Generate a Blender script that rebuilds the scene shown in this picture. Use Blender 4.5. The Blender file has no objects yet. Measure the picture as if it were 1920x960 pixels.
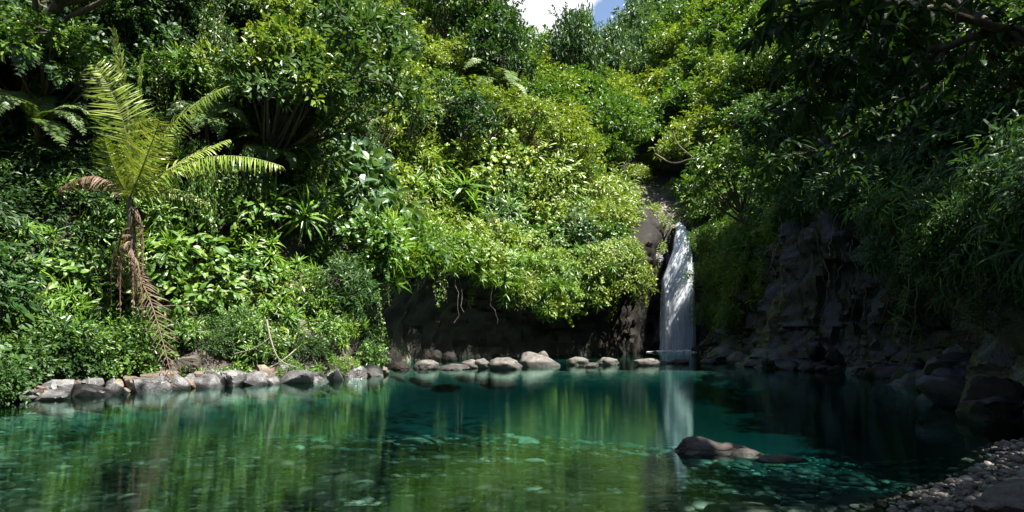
import bpy, math, random
import numpy as np
from mathutils import Vector, Matrix, Quaternion

rng = np.random.default_rng(7)
random.seed(7)
scn = bpy.context.scene
COL = scn.collection
CAMZ = 1.4
F = 1280.0            # focal length in photo pixels (1920 wide)
HZ = 625.0            # horizon row in the photo

# ------------------------------------------------------------------ helpers
def unproj(px, py, d):
    return np.array([(px-960)/F*d, d, CAMZ+(HZ-py)/F*d])

def proj(P):
    P = np.atleast_2d(P)
    y = np.maximum(P[:, 1], 0.01)
    return 960+F*P[:, 0]/y, HZ-F*(P[:, 2]-CAMZ)/y

def nrm(a):
    return a/np.maximum(np.linalg.norm(a, axis=-1, keepdims=True), 1e-9)

_T = np.random.default_rng(99).random((64, 64, 64))
def vn3(x, y, z):
    """value noise, 0..1"""
    x = np.asarray(x, float); y = np.asarray(y, float); z = np.asarray(z, float)
    xi = np.floor(x).astype(int); yi = np.floor(y).astype(int); zi = np.floor(z).astype(int)
    fx = x-xi; fy = y-yi; fz = z-zi
    fx = fx*fx*(3-2*fx); fy = fy*fy*(3-2*fy); fz = fz*fz*(3-2*fz)
    g = lambda a, b, c: _T[(xi+a) & 63, (yi+b) & 63, (zi+c) & 63]
    l = lambda a, b, t: a+(b-a)*t
    return l(l(l(g(0,0,0), g(1,0,0), fx), l(g(0,1,0), g(1,1,0), fx), fy),
             l(l(g(0,0,1), g(1,0,1), fx), l(g(0,1,1), g(1,1,1), fx), fy), fz)
def fbm(x, y, z, o=4):
    s = 0; a = .5; f = 1.0
    for k in range(o):
        s = s+a*(vn3(x*f+k*7.3, y*f+k*3.1, z*f+k*5.7)-.5); a *= .5; f *= 2.03
    return s*2

class MB:
    """collects vertices and faces, then links them as one mesh"""
    def __init__(s): s.v = []; s.f = []; s.n = 0
    def add(s, V, Fc):
        V = np.asarray(V, float).reshape(-1, 3)
        s.v.append(V)
        if isinstance(Fc, np.ndarray): Fc = [Fc]
        for a in Fc: s.f.append(np.asarray(a, np.int64)+s.n)
        s.n += len(V)
    def mesh(s, name, mat, smooth=False):
        me = bpy.data.meshes.new(name)
        V = np.concatenate(s.v)
        me.vertices.add(len(V)); me.vertices.foreach_set('co', V.astype(np.float32).ravel())
        idx = np.concatenate([a.ravel() for a in s.f]).astype(np.int32)
        tot = np.concatenate([np.full(len(a), a.shape[1], np.int32) for a in s.f])
        st = np.concatenate([[0], np.cumsum(tot)[:-1]]).astype(np.int32)
        me.loops.add(len(idx)); me.loops.foreach_set('vertex_index', idx)
        me.polygons.add(len(tot)); me.polygons.foreach_set('loop_start', st)
        me.polygons.foreach_set('loop_total', tot)
        me.polygons.foreach_set('use_smooth', np.full(len(tot), smooth))
        me.update(); me.validate()
        if mat: me.materials.append(mat)
        return me
    def obj(s, name, mat, parent=None, smooth=False):
        o = bpy.data.objects.new(name, s.mesh(name, mat, smooth)); COL.objects.link(o)
        if parent: o.parent = parent
        return o

def tag(o, label=None, cat=None, group=None, kind=None):
    if label: o['label'] = label
    if cat: o['category'] = cat
    if group: o['group'] = group
    if kind: o['kind'] = kind
    return o

def empty(name, loc=(0, 0, 0)):
    o = bpy.data.objects.new(name, None); COL.objects.link(o); o.location = loc
    o.empty_display_size = .2
    return o

def copy_tree(o, parent=None):
    c = o.copy(); COL.objects.link(c)
    if parent: c.parent = parent
    for ch in list(o.children): copy_tree(ch, c)
    return c

def tube(pts, rad, n=6):
    pts = np.asarray(pts, float); rad = np.broadcast_to(np.asarray(rad, float), (len(pts),))
    t = nrm(np.gradient(pts, axis=0))
    ref = np.array([0.31, .17, .93]) if abs(t[0] @ np.array([0, 0, 1.])) < .8 else np.array([1., .2, 0])
    u = nrm(np.cross(t, ref)); w = np.cross(t, u)
    a = np.arange(n)/n*2*np.pi
    V = pts[:, None]+rad[:, None, None]*(np.cos(a)[None, :, None]*u[:, None]+np.sin(a)[None, :, None]*w[:, None])
    i = np.arange(len(pts)-1)[:, None]*n; j = np.arange(n)[None]; k = (j+1) % n
    Fq = np.stack([i+j, i+k, i+n+k, i+n+j], -1).reshape(-1, 4)
    return V.reshape(-1, 3), Fq

def bez(a, b, c, n=10):
    t = np.linspace(0, 1, n)[:, None]
    return (1-t)**2*np.asarray(a)+2*t*(1-t)*np.asarray(b)+t*t*np.asarray(c)

# leaf templates: x width, y length, z normal
SMALL = (np.array([(0, 0, 0), (.5, .42, .1), (0, 1, -.12), (-.5, .42, .1)], float), np.array([(0, 1, 2), (0, 2, 3)]))
BIG = (np.array([(0, 0, 0), (.40, .18, .08), (0, .28, 0), (-.40, .18, .08), (.5, .45, .08), (0, .55, -.02), (-.5, .45, .08),
                 (.28, .78, -.04), (0, .82, -.10), (-.28, .78, -.04), (0, 1.05, -.26)], float),
       [np.array([(0, 1, 2), (0, 2, 3), (7, 10, 8), (8, 10, 9)]), np.array([(1, 4, 5, 2), (2, 5, 6, 3), (4, 7, 8, 5), (5, 8, 9, 6)])])
HEART = (np.array([(0, 0, 0), (.45, -.16, .06), (.55, .2, .06), (.3, .62, 0), (0, 1, -.12), (-.3, .62, 0), (-.55, .2, .06), (-.45, -.16, .06), (0, .3, -.03)], float),
         [np.array([(0, 1, 8), (1, 2, 8), (2, 3, 8), (3, 4, 8), (4, 5, 8), (5, 6, 8), (6, 7, 8), (7, 0, 8)])])
def strap(droop, n=5):
    y = np.linspace(0, 1, n); w = np.array([.55, 1, .95, .7, .0])[:n]*.5
    V = []
    for k in range(n):
        # arc: the leaf bends down along its length
        a = droop*y[k]
        Y = math.sin(a)/droop if droop > .01 else y[k]
        Z = -(1-math.cos(a))/droop if droop > .01 else 0
        V += [(w[k], Y, Z+.12*w[k]), (-w[k], Y, Z+.12*w[k])]
    Fq = np.array([(2*k, 2*k+2, 2*k+3, 2*k+1) for k in range(n-1)])
    return np.array(V), Fq
STRAPS = [strap(d) for d in (.35, .8, 1.3, 1.8)]

def leaves(mb, P, D, N, length, width, tmpl):
    V, Fc = tmpl
    D = nrm(D); R = nrm(np.cross(D, N)); Nn = np.cross(R, D)
    L = np.broadcast_to(np.asarray(length, float), (len(P),))[:, None, None]
    W = np.broadcast_to(np.asarray(width, float), (len(P),))[:, None, None]
    X = P[:, None]+V[None, :, 0:1]*W*R[:, None]+V[None, :, 1:2]*L*D[:, None]+V[None, :, 2:3]*L*Nn[:, None]
    m = len(V); off = (np.arange(len(P))*m)[:, None, None]
    if isinstance(Fc, np.ndarray): Fc = [Fc]
    mb.add(X.reshape(-1, 3), [(f[None]+off).reshape(-1, f.shape[1]) for f in Fc])

def rdir(r, n, zmin=-1.0):
    z = r.uniform(zmin, 1, n); a = r.uniform(0, 2*np.pi, n); q = np.sqrt(1-z*z)
    return np.stack([q*np.cos(a), q*np.sin(a), z], -1)

# ------------------------------------------------------------------ materials
def new_mat(name):
    m = bpy.data.materials.new(name); m.use_nodes = True
    nt = m.node_tree; nt.nodes.clear()
    out = nt.nodes.new('ShaderNodeOutputMaterial')
    return m, nt, out
def nd(nt, typ, **kw):
    n = nt.nodes.new('ShaderNode'+typ)
    for k, v in kw.items(): setattr(n, k, v)
    return n
def ramp(nt, fac, stops):
    r = nd(nt, 'ValToRGB'); e = r.color_ramp.elements
    while len(e) < len(stops): e.new(.5)
    for el, (p, c) in zip(e, stops): el.position = p; el.color = (*c, 1) if len(c) == 3 else c
    nt.links.new(fac, r.inputs[0]); return r
def mathn(nt, op, a, b=None, c=None):
    n = nd(nt, 'Math', operation=op)
    for i, v in enumerate((a, b, c)):
        if v is None: continue
        if isinstance(v, (int, float)): n.inputs[i].default_value = v
        else: nt.links.new(v, n.inputs[i])
    return n.outputs[0]

def leaf_mat(name, cols, rough=.42, trans=.30, tint=(1.3, 1.2, .5), spec=.45):
    m, nt, out = new_mat(name)
    g = nd(nt, 'NewGeometry'); oi = nd(nt, 'ObjectInfo')
    f = mathn(nt, 'ADD', mathn(nt, 'MULTIPLY', g.outputs['Random Per Island'], .72), mathn(nt, 'MULTIPLY', oi.outputs['Random'], .28))
    n = len(cols)
    r = ramp(nt, f, [(k/(n-1), c) for k, c in enumerate(cols)])
    p = nd(nt, 'BsdfPrincipled'); p.inputs['Roughness'].default_value = rough
    p.inputs['Specular IOR Level'].default_value = spec
    nt.links.new(r.outputs[0], p.inputs['Base Color'])
    mx = nd(nt, 'Mix', data_type='RGBA', blend_type='MULTIPLY'); mx.inputs[0].default_value = 1
    nt.links.new(r.outputs[0], mx.inputs[6]); mx.inputs[7].default_value = (*tint, 1)
    t = nd(nt, 'BsdfTranslucent'); nt.links.new(mx.outputs[2], t.inputs[0])
    ms = nd(nt, 'MixShader'); ms.inputs[0].default_value = trans
    nt.links.new(p.outputs[0], ms.inputs[1]); nt.links.new(t.outputs[0], ms.inputs[2])
    nt.links.new(ms.outputs[0], out.inputs[0])
    return m

M = {}
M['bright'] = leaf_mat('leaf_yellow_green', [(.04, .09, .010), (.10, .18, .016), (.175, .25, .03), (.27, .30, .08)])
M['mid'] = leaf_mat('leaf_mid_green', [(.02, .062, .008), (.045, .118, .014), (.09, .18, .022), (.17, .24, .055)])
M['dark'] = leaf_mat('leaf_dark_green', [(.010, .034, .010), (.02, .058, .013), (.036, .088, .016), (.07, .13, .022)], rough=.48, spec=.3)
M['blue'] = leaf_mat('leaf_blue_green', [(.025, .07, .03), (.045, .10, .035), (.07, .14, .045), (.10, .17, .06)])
M['strap'] = leaf_mat('leaf_strap', [(.026, .08, .008), (.06, .15, .010), (.11, .21, .013), (.18, .26, .022)], rough=.42)
M['palm'] = leaf_mat('leaf_palm', [(.09, .16, .02), (.15, .23, .03), (.22, .29, .05), (.34, .36, .12)], rough=.35)
M['fern'] = leaf_mat('leaf_fern', [(.06, .13, .035), (.12, .20, .05), (.18, .26, .075)], rough=.45)
M['dead'] = leaf_mat('leaf_dead', [(.06, .036, .024), (.125, .082, .054), (.22, .16, .115)], rough=.6, trans=.2, tint=(1.1, .9, .7), spec=.3)

def bark_mat(name, c1, c2):
    m, nt, out = new_mat(name)
    tc = nd(nt, 'TexCoord'); mp = nd(nt, 'Mapping'); mp.inputs['Scale'].default_value = (9, 9, 2.2)
    nt.links.new(tc.outputs['Object'], mp.inputs[0])
    no = nd(nt, 'TexNoise'); no.inputs['Scale'].default_value = 2.2; no.inputs['Detail'].default_value = 6
    nt.links.new(mp.outputs[0], no.inputs['Vector'])
    r = ramp(nt, no.outputs[0], [(.3, c1), (.7, c2)])
    p = nd(nt, 'BsdfPrincipled'); p.inputs['Roughness'].default_value = .8
    nt.links.new(r.outputs[0], p.inputs['Base Color'])
    b = nd(nt, 'Bump'); b.inputs['Strength'].default_value = .6; b.inputs['Distance'].default_value = .03
    nt.links.new(no.outputs[0], b.inputs['Height']); nt.links.new(b.outputs[0], p.inputs['Normal'])
    nt.links.new(p.outputs[0], out.inputs[0]); return m
M['bark'] = bark_mat('bark_brown', (.035, .026, .018), (.12, .09, .065))
M['palebark'] = bark_mat('bark_grey', (.08, .07, .055), (.22, .19, .15))
M['fibre'] = bark_mat('fern_trunk_fibre', (.03, .018, .012), (.17, .09, .06))

def rock_mat(name, c1, c2, c3, moss=(.05, .075, .012), mossamt=.35, rough=(.35, .7), scale=1.0, bump=.05, wet=None, spec=.45):
    m, nt, out = new_mat(name)
    tc = nd(nt, 'TexCoord'); L = nt.links
    n1 = nd(nt, 'TexNoise'); n1.inputs['Scale'].default_value = 1.3*scale; n1.inputs['Detail'].default_value = 8; n1.inputs['Roughness'].default_value = .62
    n2 = nd(nt, 'TexNoise'); n2.inputs['Scale'].default_value = 14*scale; n2.inputs['Detail'].default_value = 5
    vo = nd(nt, 'TexVoronoi', feature='DISTANCE_TO_EDGE'); vo.inputs['Scale'].default_value = 2.4*scale
    geo = nd(nt, 'NewGeometry')
    for n in (n1, n2, vo): L.new(geo.outputs['Position'], n.inputs['Vector'])
    r = ramp(nt, n1.outputs[0], [(.3, c1), (.5, c2), (.72, c3)])
    r2 = ramp(nt, n2.outputs[0], [(.3, (.55, .55, .55)), (.7, (1.25, 1.22, 1.2))])
    mx = nd(nt, 'Mix', data_type='RGBA', blend_type='MULTIPLY'); mx.inputs[0].default_value = 1
    L.new(r.outputs[0], mx.inputs[6]); L.new(r2.outputs[0], mx.inputs[7])
    sx = nd(nt, 'SeparateXYZ'); L.new(geo.outputs['Normal'], sx.inputs[0])
    n3 = nd(nt, 'TexNoise'); n3.inputs['Scale'].default_value = .9*scale; n3.inputs['Detail'].default_value = 6
    L.new(geo.outputs['Position'], n3.inputs['Vector'])
    mo = mathn(nt, 'ADD', mathn(nt, 'MULTIPLY', n3.outputs[0], 1.6), mathn(nt, 'MULTIPLY', sx.outputs[2], .35))
    mr = ramp(nt, mo, [(.98-.4*mossamt, (0, 0, 0)), (1.12-.4*mossamt, (1, 1, 1))])
    mx2 = nd(nt, 'Mix', data_type='RGBA'); L.new(mr.outputs[0], mx2.inputs[0]); L.new(mx.outputs[2], mx2.inputs[6]); mx2.inputs[7].default_value = (*moss, 1)
    p = nd(nt, 'BsdfPrincipled'); p.inputs['Specular IOR Level'].default_value = spec
    col = mx2.outputs[2]
    rr = ramp(nt, n1.outputs[0], [(.35, (rough[0],)*3), (.65, (rough[1],)*3)])
    ro = rr.outputs[0]
    if wet:   # a wet dark band just above the waterline
        sp = nd(nt, 'SeparateXYZ'); L.new(geo.outputs['Position'], sp.inputs[0])
        wz = mathn(nt, 'ADD', sp.outputs[2], mathn(nt, 'MULTIPLY', n2.outputs[0], -.08))
        wr = nd(nt, 'MapRange'); wr.inputs[1].default_value = wet-.03; wr.inputs[2].default_value = wet+.04; L.new(wz, wr.inputs[0])
        mw = nd(nt, 'Mix', data_type='RGBA'); L.new(wr.outputs[0], mw.inputs[0]); L.new(col, mw.inputs[7])
        dk = nd(nt, 'Mix', data_type='RGBA', blend_type='MULTIPLY'); dk.inputs[0].default_value = 1; L.new(col, dk.inputs[6]); dk.inputs[7].default_value = (.3, .3, .3, 1)
        L.new(dk.outputs[2], mw.inputs[6]); col = mw.outputs[2]
    L.new(col, p.inputs['Base Color']); L.new(ro, p.inputs['Roughness'])
    hb = mathn(nt, 'ADD', mathn(nt, 'ADD', n1.outputs[0], mathn(nt, 'MULTIPLY', n2.outputs[0], .35)), mathn(nt, 'MULTIPLY', mathn(nt, 'MINIMUM', vo.outputs[0], .08), .5))
    b = nd(nt, 'Bump'); b.inputs['Strength'].default_value = .8; b.inputs['Distance'].default_value = bump
    L.new(hb, b.inputs['Height']); L.new(b.outputs[0], p.inputs['Normal'])
    L.new(p.outputs[0], out.inputs[0]); return m
M['basalt'] = rock_mat('rock_basalt_wet_shaded', (.004, .004, .0045), (.010, .0098, .010), (.028, .026, .024), moss=(.02, .028, .006), mossamt=.05, rough=(.1, .5), spec=.4, bump=.10)  # near black: wet stone plus the right wall's shade put into the colour
M['cave'] = rock_mat('rock_cave_shaded', (.004, .0036, .003), (.010, .0085, .007), (.028, .023, .018), mossamt=-.1, rough=(.6, .9), bump=.10, spec=.2)  # shade of the undercut put into the colour; also on shaded boulders
M['bankrock'] = rock_mat('rock_bank_grey', (.035, .035, .038), (.09, .09, .094), (.20, .196, .19), mossamt=-.5, rough=(.4, .7), scale=1.6, wet=.05)
M['brownrock'] = rock_mat('rock_bank_brown', (.045, .034, .025), (.11, .085, .063), (.20, .165, .13), mossamt=-.1, rough=(.6, .85), scale=1.6)
M['boulder'] = rock_mat('rock_boulder', (.03, .028, .026), (.085, .078, .07), (.18, .165, .148), moss=(.06, .05, .03), mossamt=-.25, rough=(.6, .8), scale=3.6, bump=.06, wet=.16)
M['boulder_near'] = rock_mat('rock_boulder_near', (.06, .054, .05), (.125, .108, .096), (.22, .18, .15), moss=(.10, .06, .045), mossamt=-.2, rough=(.5, .75), scale=4.5, bump=.03, wet=.03)
M['darkrock'] = rock_mat('rock_dark', (.005, .005, .0055), (.013, .013, .0135), (.034, .031, .028), mossamt=-.35, rough=(.25, .7), spec=.3, scale=2.0, bump=.03)
M['bankwall'] = rock_mat('rock_bank_soil', (.018, .016, .012), (.05, .041, .031), (.11, .09, .07), moss=(.05, .055, .018), mossamt=-.15, rough=(.6, .85), scale=1.6, bump=.08, wet=.08)
M['fallrock'] = rock_mat('rock_above_fall', (.03, .025, .022), (.09, .072, .06), (.18, .148, .125), mossamt=-.3, rough=(.5, .8), bump=.12)

# ground: leaf litter and soil on the slopes, gravel grey under water
m, nt, out = new_mat('ground_soil'); L = nt.links
geo = nd(nt, 'NewGeometry'); n1 = nd(nt, 'TexNoise'); n1.inputs['Scale'].default_value = 1.1; n1.inputs['Detail'].default_value = 9
L.new(geo.outputs['Position'], n1.inputs['Vector'])
soil = ramp(nt, n1.outputs[0], [(.3, (.010, .013, .006)), (.5, (.018, .022, .009)), (.7, (.035, .028, .018))])
vo = nd(nt, 'TexVoronoi'); vo.inputs['Scale'].default_value = 6.5; L.new(geo.outputs['Position'], vo.inputs['Vector'])
bedc = ramp(nt, vo.outputs['Color'], [(.15, (.035, .036, .028)), (.5, (.07, .066, .048)), (.85, (.12, .105, .075))])
sp = nd(nt, 'SeparateXYZ'); L.new(geo.outputs['Position'], sp.inputs[0])
mr = nd(nt, 'MapRange'); mr.inputs[1].default_value = .02; mr.inputs[2].default_value = .3; L.new(sp.outputs[2], mr.inputs[0])
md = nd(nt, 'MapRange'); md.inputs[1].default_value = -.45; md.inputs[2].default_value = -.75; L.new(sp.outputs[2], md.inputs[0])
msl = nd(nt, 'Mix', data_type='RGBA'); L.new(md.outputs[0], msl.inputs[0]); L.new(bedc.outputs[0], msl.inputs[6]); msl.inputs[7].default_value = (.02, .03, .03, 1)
mx = nd(nt, 'Mix', data_type='RGBA'); L.new(mr.outputs[0], mx.inputs[0]); L.new(msl.outputs[2], mx.inputs[6]); L.new(soil.outputs[0], mx.inputs[7])
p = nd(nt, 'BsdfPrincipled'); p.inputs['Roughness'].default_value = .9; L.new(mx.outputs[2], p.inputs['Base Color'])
b = nd(nt, 'Bump'); b.inputs['Distance'].default_value = .1; b.inputs['Strength'].default_value = .7; L.new(n1.outputs[0], b.inputs['Height']); L.new(b.outputs[0], p.inputs['Normal'])
L.new(p.outputs[0], out.inputs[0]); M['ground'] = m

def pebble_mat(name, cols, rough=.5):
    m, nt, out = new_mat(name)
    g = nd(nt, 'NewGeometry'); n = len(cols)
    r = ramp(nt, g.outputs['Random Per Island'], [(k/(n-1), c) for k, c in enumerate(cols)])
    no = nd(nt, 'TexNoise'); no.inputs['Scale'].default_value = 25; no.inputs['Detail'].default_value = 4
    nt.links.new(g.outputs['Position'], no.inputs['Vector'])
    r2 = ramp(nt, no.outputs[0], [(.3, (.7, .7, .7)), (.7, (1.2, 1.2, 1.2))])
    mx = nd(nt, 'Mix', data_type='RGBA', blend_type='MULTIPLY'); mx.inputs[0].default_value = 1
    nt.links.new(r.outputs[0], mx.inputs[6]); nt.links.new(r2.outputs[0], mx.inputs[7])
    p = nd(nt, 'BsdfPrincipled'); p.inputs['Roughness'].default_value = rough
    nt.links.new(mx.outputs[2], p.inputs['Base Color']); nt.links.new(p.outputs[0], out.inputs[0]); return m
M['bedstone'] = pebble_mat('bed_stone', [(.04, .042, .036), (.13, .125, .10), (.24, .225, .18), (.085, .088, .075), (.33, .24, .16), (.19, .185, .15)])
M['gravel'] = pebble_mat('gravel_stone', [(.03, .028, .026), (.09, .08, .07), (.16, .14, .12), (.05, .046, .042), (.26, .235, .20), (.11, .08, .06)], .45)

# ------------------------------------------------------------------ terrain
Lp = np.array([  # x, y, top of the bank, slope above it, cap
 (-19, -15, 1, 1.2, 24), (-15.5, 3, 1, 1.3, 24), (-12, 9, 1, 1.4, 25), (-10.3, 13.8, 1.0, 1.5, 26), (-9.7, 16.3, 1.1, 1.6, 27),
 (-8.7, 17.4, 1.2, 1.6, 27), (-7.7, 18.5, 1.4, 1.6, 27), (-5.9, 20.1, 1.8, 1.65, 27), (-5.1, 23.9, 3.6, 1.65, 27), (-4.9, 29, 5.0, 1.65, 27),
 (-3.9, 36, 5.2, 1.6, 27), (-1.5, 41, 5.0, 1.5, 26), (4, 43, 4.9, 1.35, 23), (8.4, 45, 6.0, 1.15, 19), (10.0, 49, 8.0, .8, 16), (10.8, 52.5, 10.2, .7, 17),
 (11.5, 55, 12, .5, 17), (14, 75, 19, .25, 22), (18, 110, 31, .2, 35), (24, 170, 50, .15, 53), (30, 260, 52, .1, 54)], float)
Rp = np.array([
 (10.5, -15, 5, 1.9, 24), (9.8, -4, 5, 1.9, 24), (8.8, 3, 5, 1.9, 24), (8.0, 7, 4, 1.9, 23), (7.9, 10, 4, 1.9, 22), (8.8, 13, 4.5, 1.8, 22),
 (10.8, 17.5, 5, 1.8, 21), (12.5, 22.5, 6, 1.7, 20), (11.3, 25.5, 6.6, 1.7, 20), (10.5, 28, 6.6, 1.7, 20), (10.8, 32, 6, 1.7, 21), (11.8, 38, 6, 1.7, 22),
 (13, 44, 7.5, .9, 17), (14.3, 52.5, 10.2, .7, 17), (15.3, 55, 12.5, 1.2, 26), (18.5, 75, 23, .9, 38), (24, 110, 40, .8, 60), (34, 170, 62, .7, 98), (46, 260, 66, .4, 100)], float)
def chaikin(P, it=2):
    for _ in range(it):
        Q = np.empty((2*(len(P)-1), P.shape[1])); Q[0::2] = .75*P[:-1]+.25*P[1:]; Q[1::2] = .25*P[:-1]+.75*P[1:]
        P = np.concatenate([P[:1], Q, P[-1:]])
    return P
Ls = chaikin(Lp); Rs = chaikin(Rp)
POLY = np.concatenate([Ls[:, :2], Rs[::-1, :2]])

def pdist(X, Y, P):
    best = np.full(X.shape, 1e9); A = np.zeros(X.shape+(P.shape[1],))
    for a, b in zip(P[:-1], P[1:]):
        d = b[:2]-a[:2]; t = np.clip(((X-a[0])*d[0]+(Y-a[1])*d[1])/(d@d), 0, 1)
        q = np.hypot(X-a[0]-t*d[0], Y-a[1]-t*d[1]); m = q < best
        best = np.where(m, q, best); A[m] = (a+(b-a)*t[..., None])[m]
    return best, A
def inside(X, Y):
    c = np.zeros(X.shape, bool); n = len(POLY)
    for i in range(n):
        x1, y1 = POLY[i]; x2, y2 = POLY[(i+1) % n]
        if y1 == y2: continue
        k = ((y1 > Y) != (y2 > Y)) & (X < (x2-x1)*(Y-y1)/(y2-y1)+x1)
        c ^= k
    return c
def sstep(a, b, x):
    t = np.clip((x-a)/(b-a), 0, 1); return t*t*(3-2*t)
S0 = 1.3
def height(X, Y):
    X = np.asarray(X, float); Y = np.asarray(Y, float)
    dl, al = pdist(X, Y, Ls); dr, ar = pdist(X, Y, Rs); ins = inside(X, Y)
    dn = np.minimum(dl, dr)
    # bed of the pool, shallow at its near end and at the boulder bar
    depth = .20+.22*sstep(5, 8, Y)+.50*sstep(9, 17, Y)
    depth = depth*(1-.85*np.exp(-((Y-28.6)/1.6)**2))
    depth = depth+.45*sstep(-1, 7, X)*sstep(6.5, 9.5, Y)*sstep(27, 20, Y)
    depth = depth*np.where(ins, .25+.75*sstep(0, 2.0, dn), .25)
    bed = -depth-.03+.06*fbm(X*.9, Y*.9, 0, 3)
    # the gravel bar in the right foreground
    gb = (X-3.26)*.72-(Y-5.35)*.69+.12*np.sin(X*2.3)
    kb = sstep(-1.1, -.1, gb)*sstep(11, 9, Y)
    bed = bed*(1-kb)+np.minimum(gb*.19, .3+.05*gb)*kb
    up = 9.4+np.clip(Y-54, 0, 3)*.9+np.clip(Y-57, 0, 500)*.43
    up = np.minimum(up, 56+.02*Y)
    floor = bed+(up-bed)*sstep(53.3, 54.3, Y+.3*np.sin(X*3))
    def side(s, a):
        top, m, cap = a[..., 2], a[..., 3], a[..., 4]
        h = top+m*np.maximum(s-S0-.6, 0)
        k = 2.5
        h = -k*np.logaddexp(-h/k, -cap/k)+0
        h = h+sstep(1, 6, s)*(3.2*fbm(X*.15, Y*.15, 3.3, 3)+1.3*fbm(X*.42, Y*.42, 8.1, 2))
        r = sstep(S0+.15, S0+.9, s)
        return floor*(1-r)+h*r
    hl = side(dl, al); hr = side(dr, ar)
    h = np.where(ins, floor, np.where(dl < dr, hl, hr))
    return h
def nonuni(a, b, st, lo, hi):
    c = [*np.arange(a, b+st/2, st)]
    d = st; x = b
    while x < hi: d *= 1.18; x += d; c.append(x)
    d = st; x = a
    while x > lo: d *= 1.18; x -= d; c.insert(0, x)
    return np.array(c)
gx = nonuni(-26, 28, .4, -320, 320); gy = nonuni(2, 66, .4, -60, 420)
GX, GY = np.meshgrid(gx, gy)
GZ = height(GX, GY)
mb = MB(); ny, nx = GX.shape
i = np.arange(ny-1)[:, None]*nx+np.arange(nx-1)[None]
mb.add(np.stack([GX, GY, GZ], -1), np.stack([i, i+1, i+nx+1, i+nx], -1).reshape(-1, 4))
tag(mb.obj('ground', M['ground'], smooth=True), kind='structure')

def hgt(x, y): return float(height(np.array([x]), np.array([y]))[0])
def hit(px, py, lift=0.0):
    d = np.concatenate([np.arange(4, 70, .15), np.arange(70, 300, 1.)])
    P = np.array([(px-960)/F*d, d, CAMZ+(HZ-py)/F*d]).T
    h = height(P[:, 0], P[:, 1])+lift
    k = np.nonzero((P[:, 2] < h))[0]
    return P[k[0]] if len(k) else None
def gnorm(x, y, e=.4):
    hx = (height(x+e, y)-height(x-e, y))/(2*e); hy = (height(x, y+e)-height(x, y-e))/(2*e)
    return nrm(np.stack([-hx, -hy, np.ones_like(hx)], -1))

# ------------------------------------------------------------------ rock walls
def resample(P, st):
    s = np.concatenate([[0], np.cumsum(np.hypot(*np.diff(P[:, :2], axis=0).T))])
    u = np.arange(0, s[-1], st)
    return np.stack([np.interp(u, s, P[:, k]) for k in range(P.shape[1])], -1)
def rockwall(name, P, side, prof, st, nz, amp, mat, seed, zmin=-.6, fade=0.):
    P = resample(P, st)
    t = nrm(np.gradient(P[:, :2], axis=0)); n = np.stack([-t[:, 1], t[:, 0]], -1)*side
    # smooth the normals along the wall
    k = max(3, int(1.5/st)); ker = np.ones(2*k+1)/(2*k+1)
    n = nrm(np.stack([np.convolve(np.pad(n[:, j], k, mode='edge'), ker, 'valid') for j in range(2)], -1))
    q = np.linspace(0, 1, nz); pr = np.array(prof)
    zf = np.interp(q, np.linspace(0, 1, len(pr)), pr[:, 0]); sf = np.interp(q, np.linspace(0, 1, len(pr)), pr[:, 1])
    Z = zmin+zf[None]*(P[:, 2:3]-zmin); S = np.broadcast_to(sf[None], Z.shape).copy()
    uu = np.arange(len(P))*st; S = S+fade*(1-sstep(0, 4.0, uu))[:, None]
    X = P[:, 0:1]+n[:, 0:1]*S; Y = P[:, 1:2]+n[:, 1:2]*S
    u = np.arange(len(P))*st
    U = np.broadcast_to(u[:, None], Z.shape)
    # blocky fracture: cells of stone each standing out by its own amount, plus buttresses and fine roughness
    bl = vn3(np.floor(U*1.1+.8*fbm(U*.7, Z*.7, seed+9., 2)+50)*.37+seed, np.floor(Z*1.5+1.2*fbm(U*.6, Z*.6, seed+4., 2)+50)*.53, seed*1.)
    bl2 = vn3(np.floor(U*2.6+.9*fbm(U*1.3, Z*1.3, seed+2., 2)+50)*.61+seed, np.floor(Z*3.1+.9*fbm(U*1.1, Z*1.3, seed+6., 2)+50)*.43, seed*2.)
    d = amp*(1.5*fbm(U*.28, Z*.10, seed, 3)+.8*(bl-.5)+.45*(bl2-.5)+.6*fbm(U*1.3, Z*1.0, seed+1, 5)+.35*fbm(U*2.6, Z*.7, seed+5, 4))
    X = X-n[:, 0:1]*d; Y = Y-n[:, 1:2]*d
    V = np.stack([X, Y, Z], -1)
    mb = MB(); a = np.arange(len(P)-1)[:, None]*nz+np.arange(nz-1)[None]
    fq = np.stack([a, a+1, a+nz+1, a+nz], -1).reshape(-1, 4)
    if side > 0: fq = fq[:, ::-1]
    mb.add(V, fq)
    o = mb.obj(name, mat, smooth=True); o.data.set_sharp_from_angle(angle=math.radians(30)); tag(o, kind='structure')
    return V, n
def sub(P, y0, y1): return P[(P[:, 1] >= y0) & (P[:, 1] <= y1)]
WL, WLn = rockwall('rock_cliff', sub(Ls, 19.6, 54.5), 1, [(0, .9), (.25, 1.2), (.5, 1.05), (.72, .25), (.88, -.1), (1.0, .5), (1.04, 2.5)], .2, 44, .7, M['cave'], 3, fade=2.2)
WR, WRn = rockwall('rock_cliff', sub(Rs, -6, 56), -1, [(0, -.5), (.1, -.15), (.2, .35), (.35, .75), (.6, .95), (.8, 1.0), (.97, 1.1), (1.04, 2.7)], .11, 84, .95, M['basalt'], 11)
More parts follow.
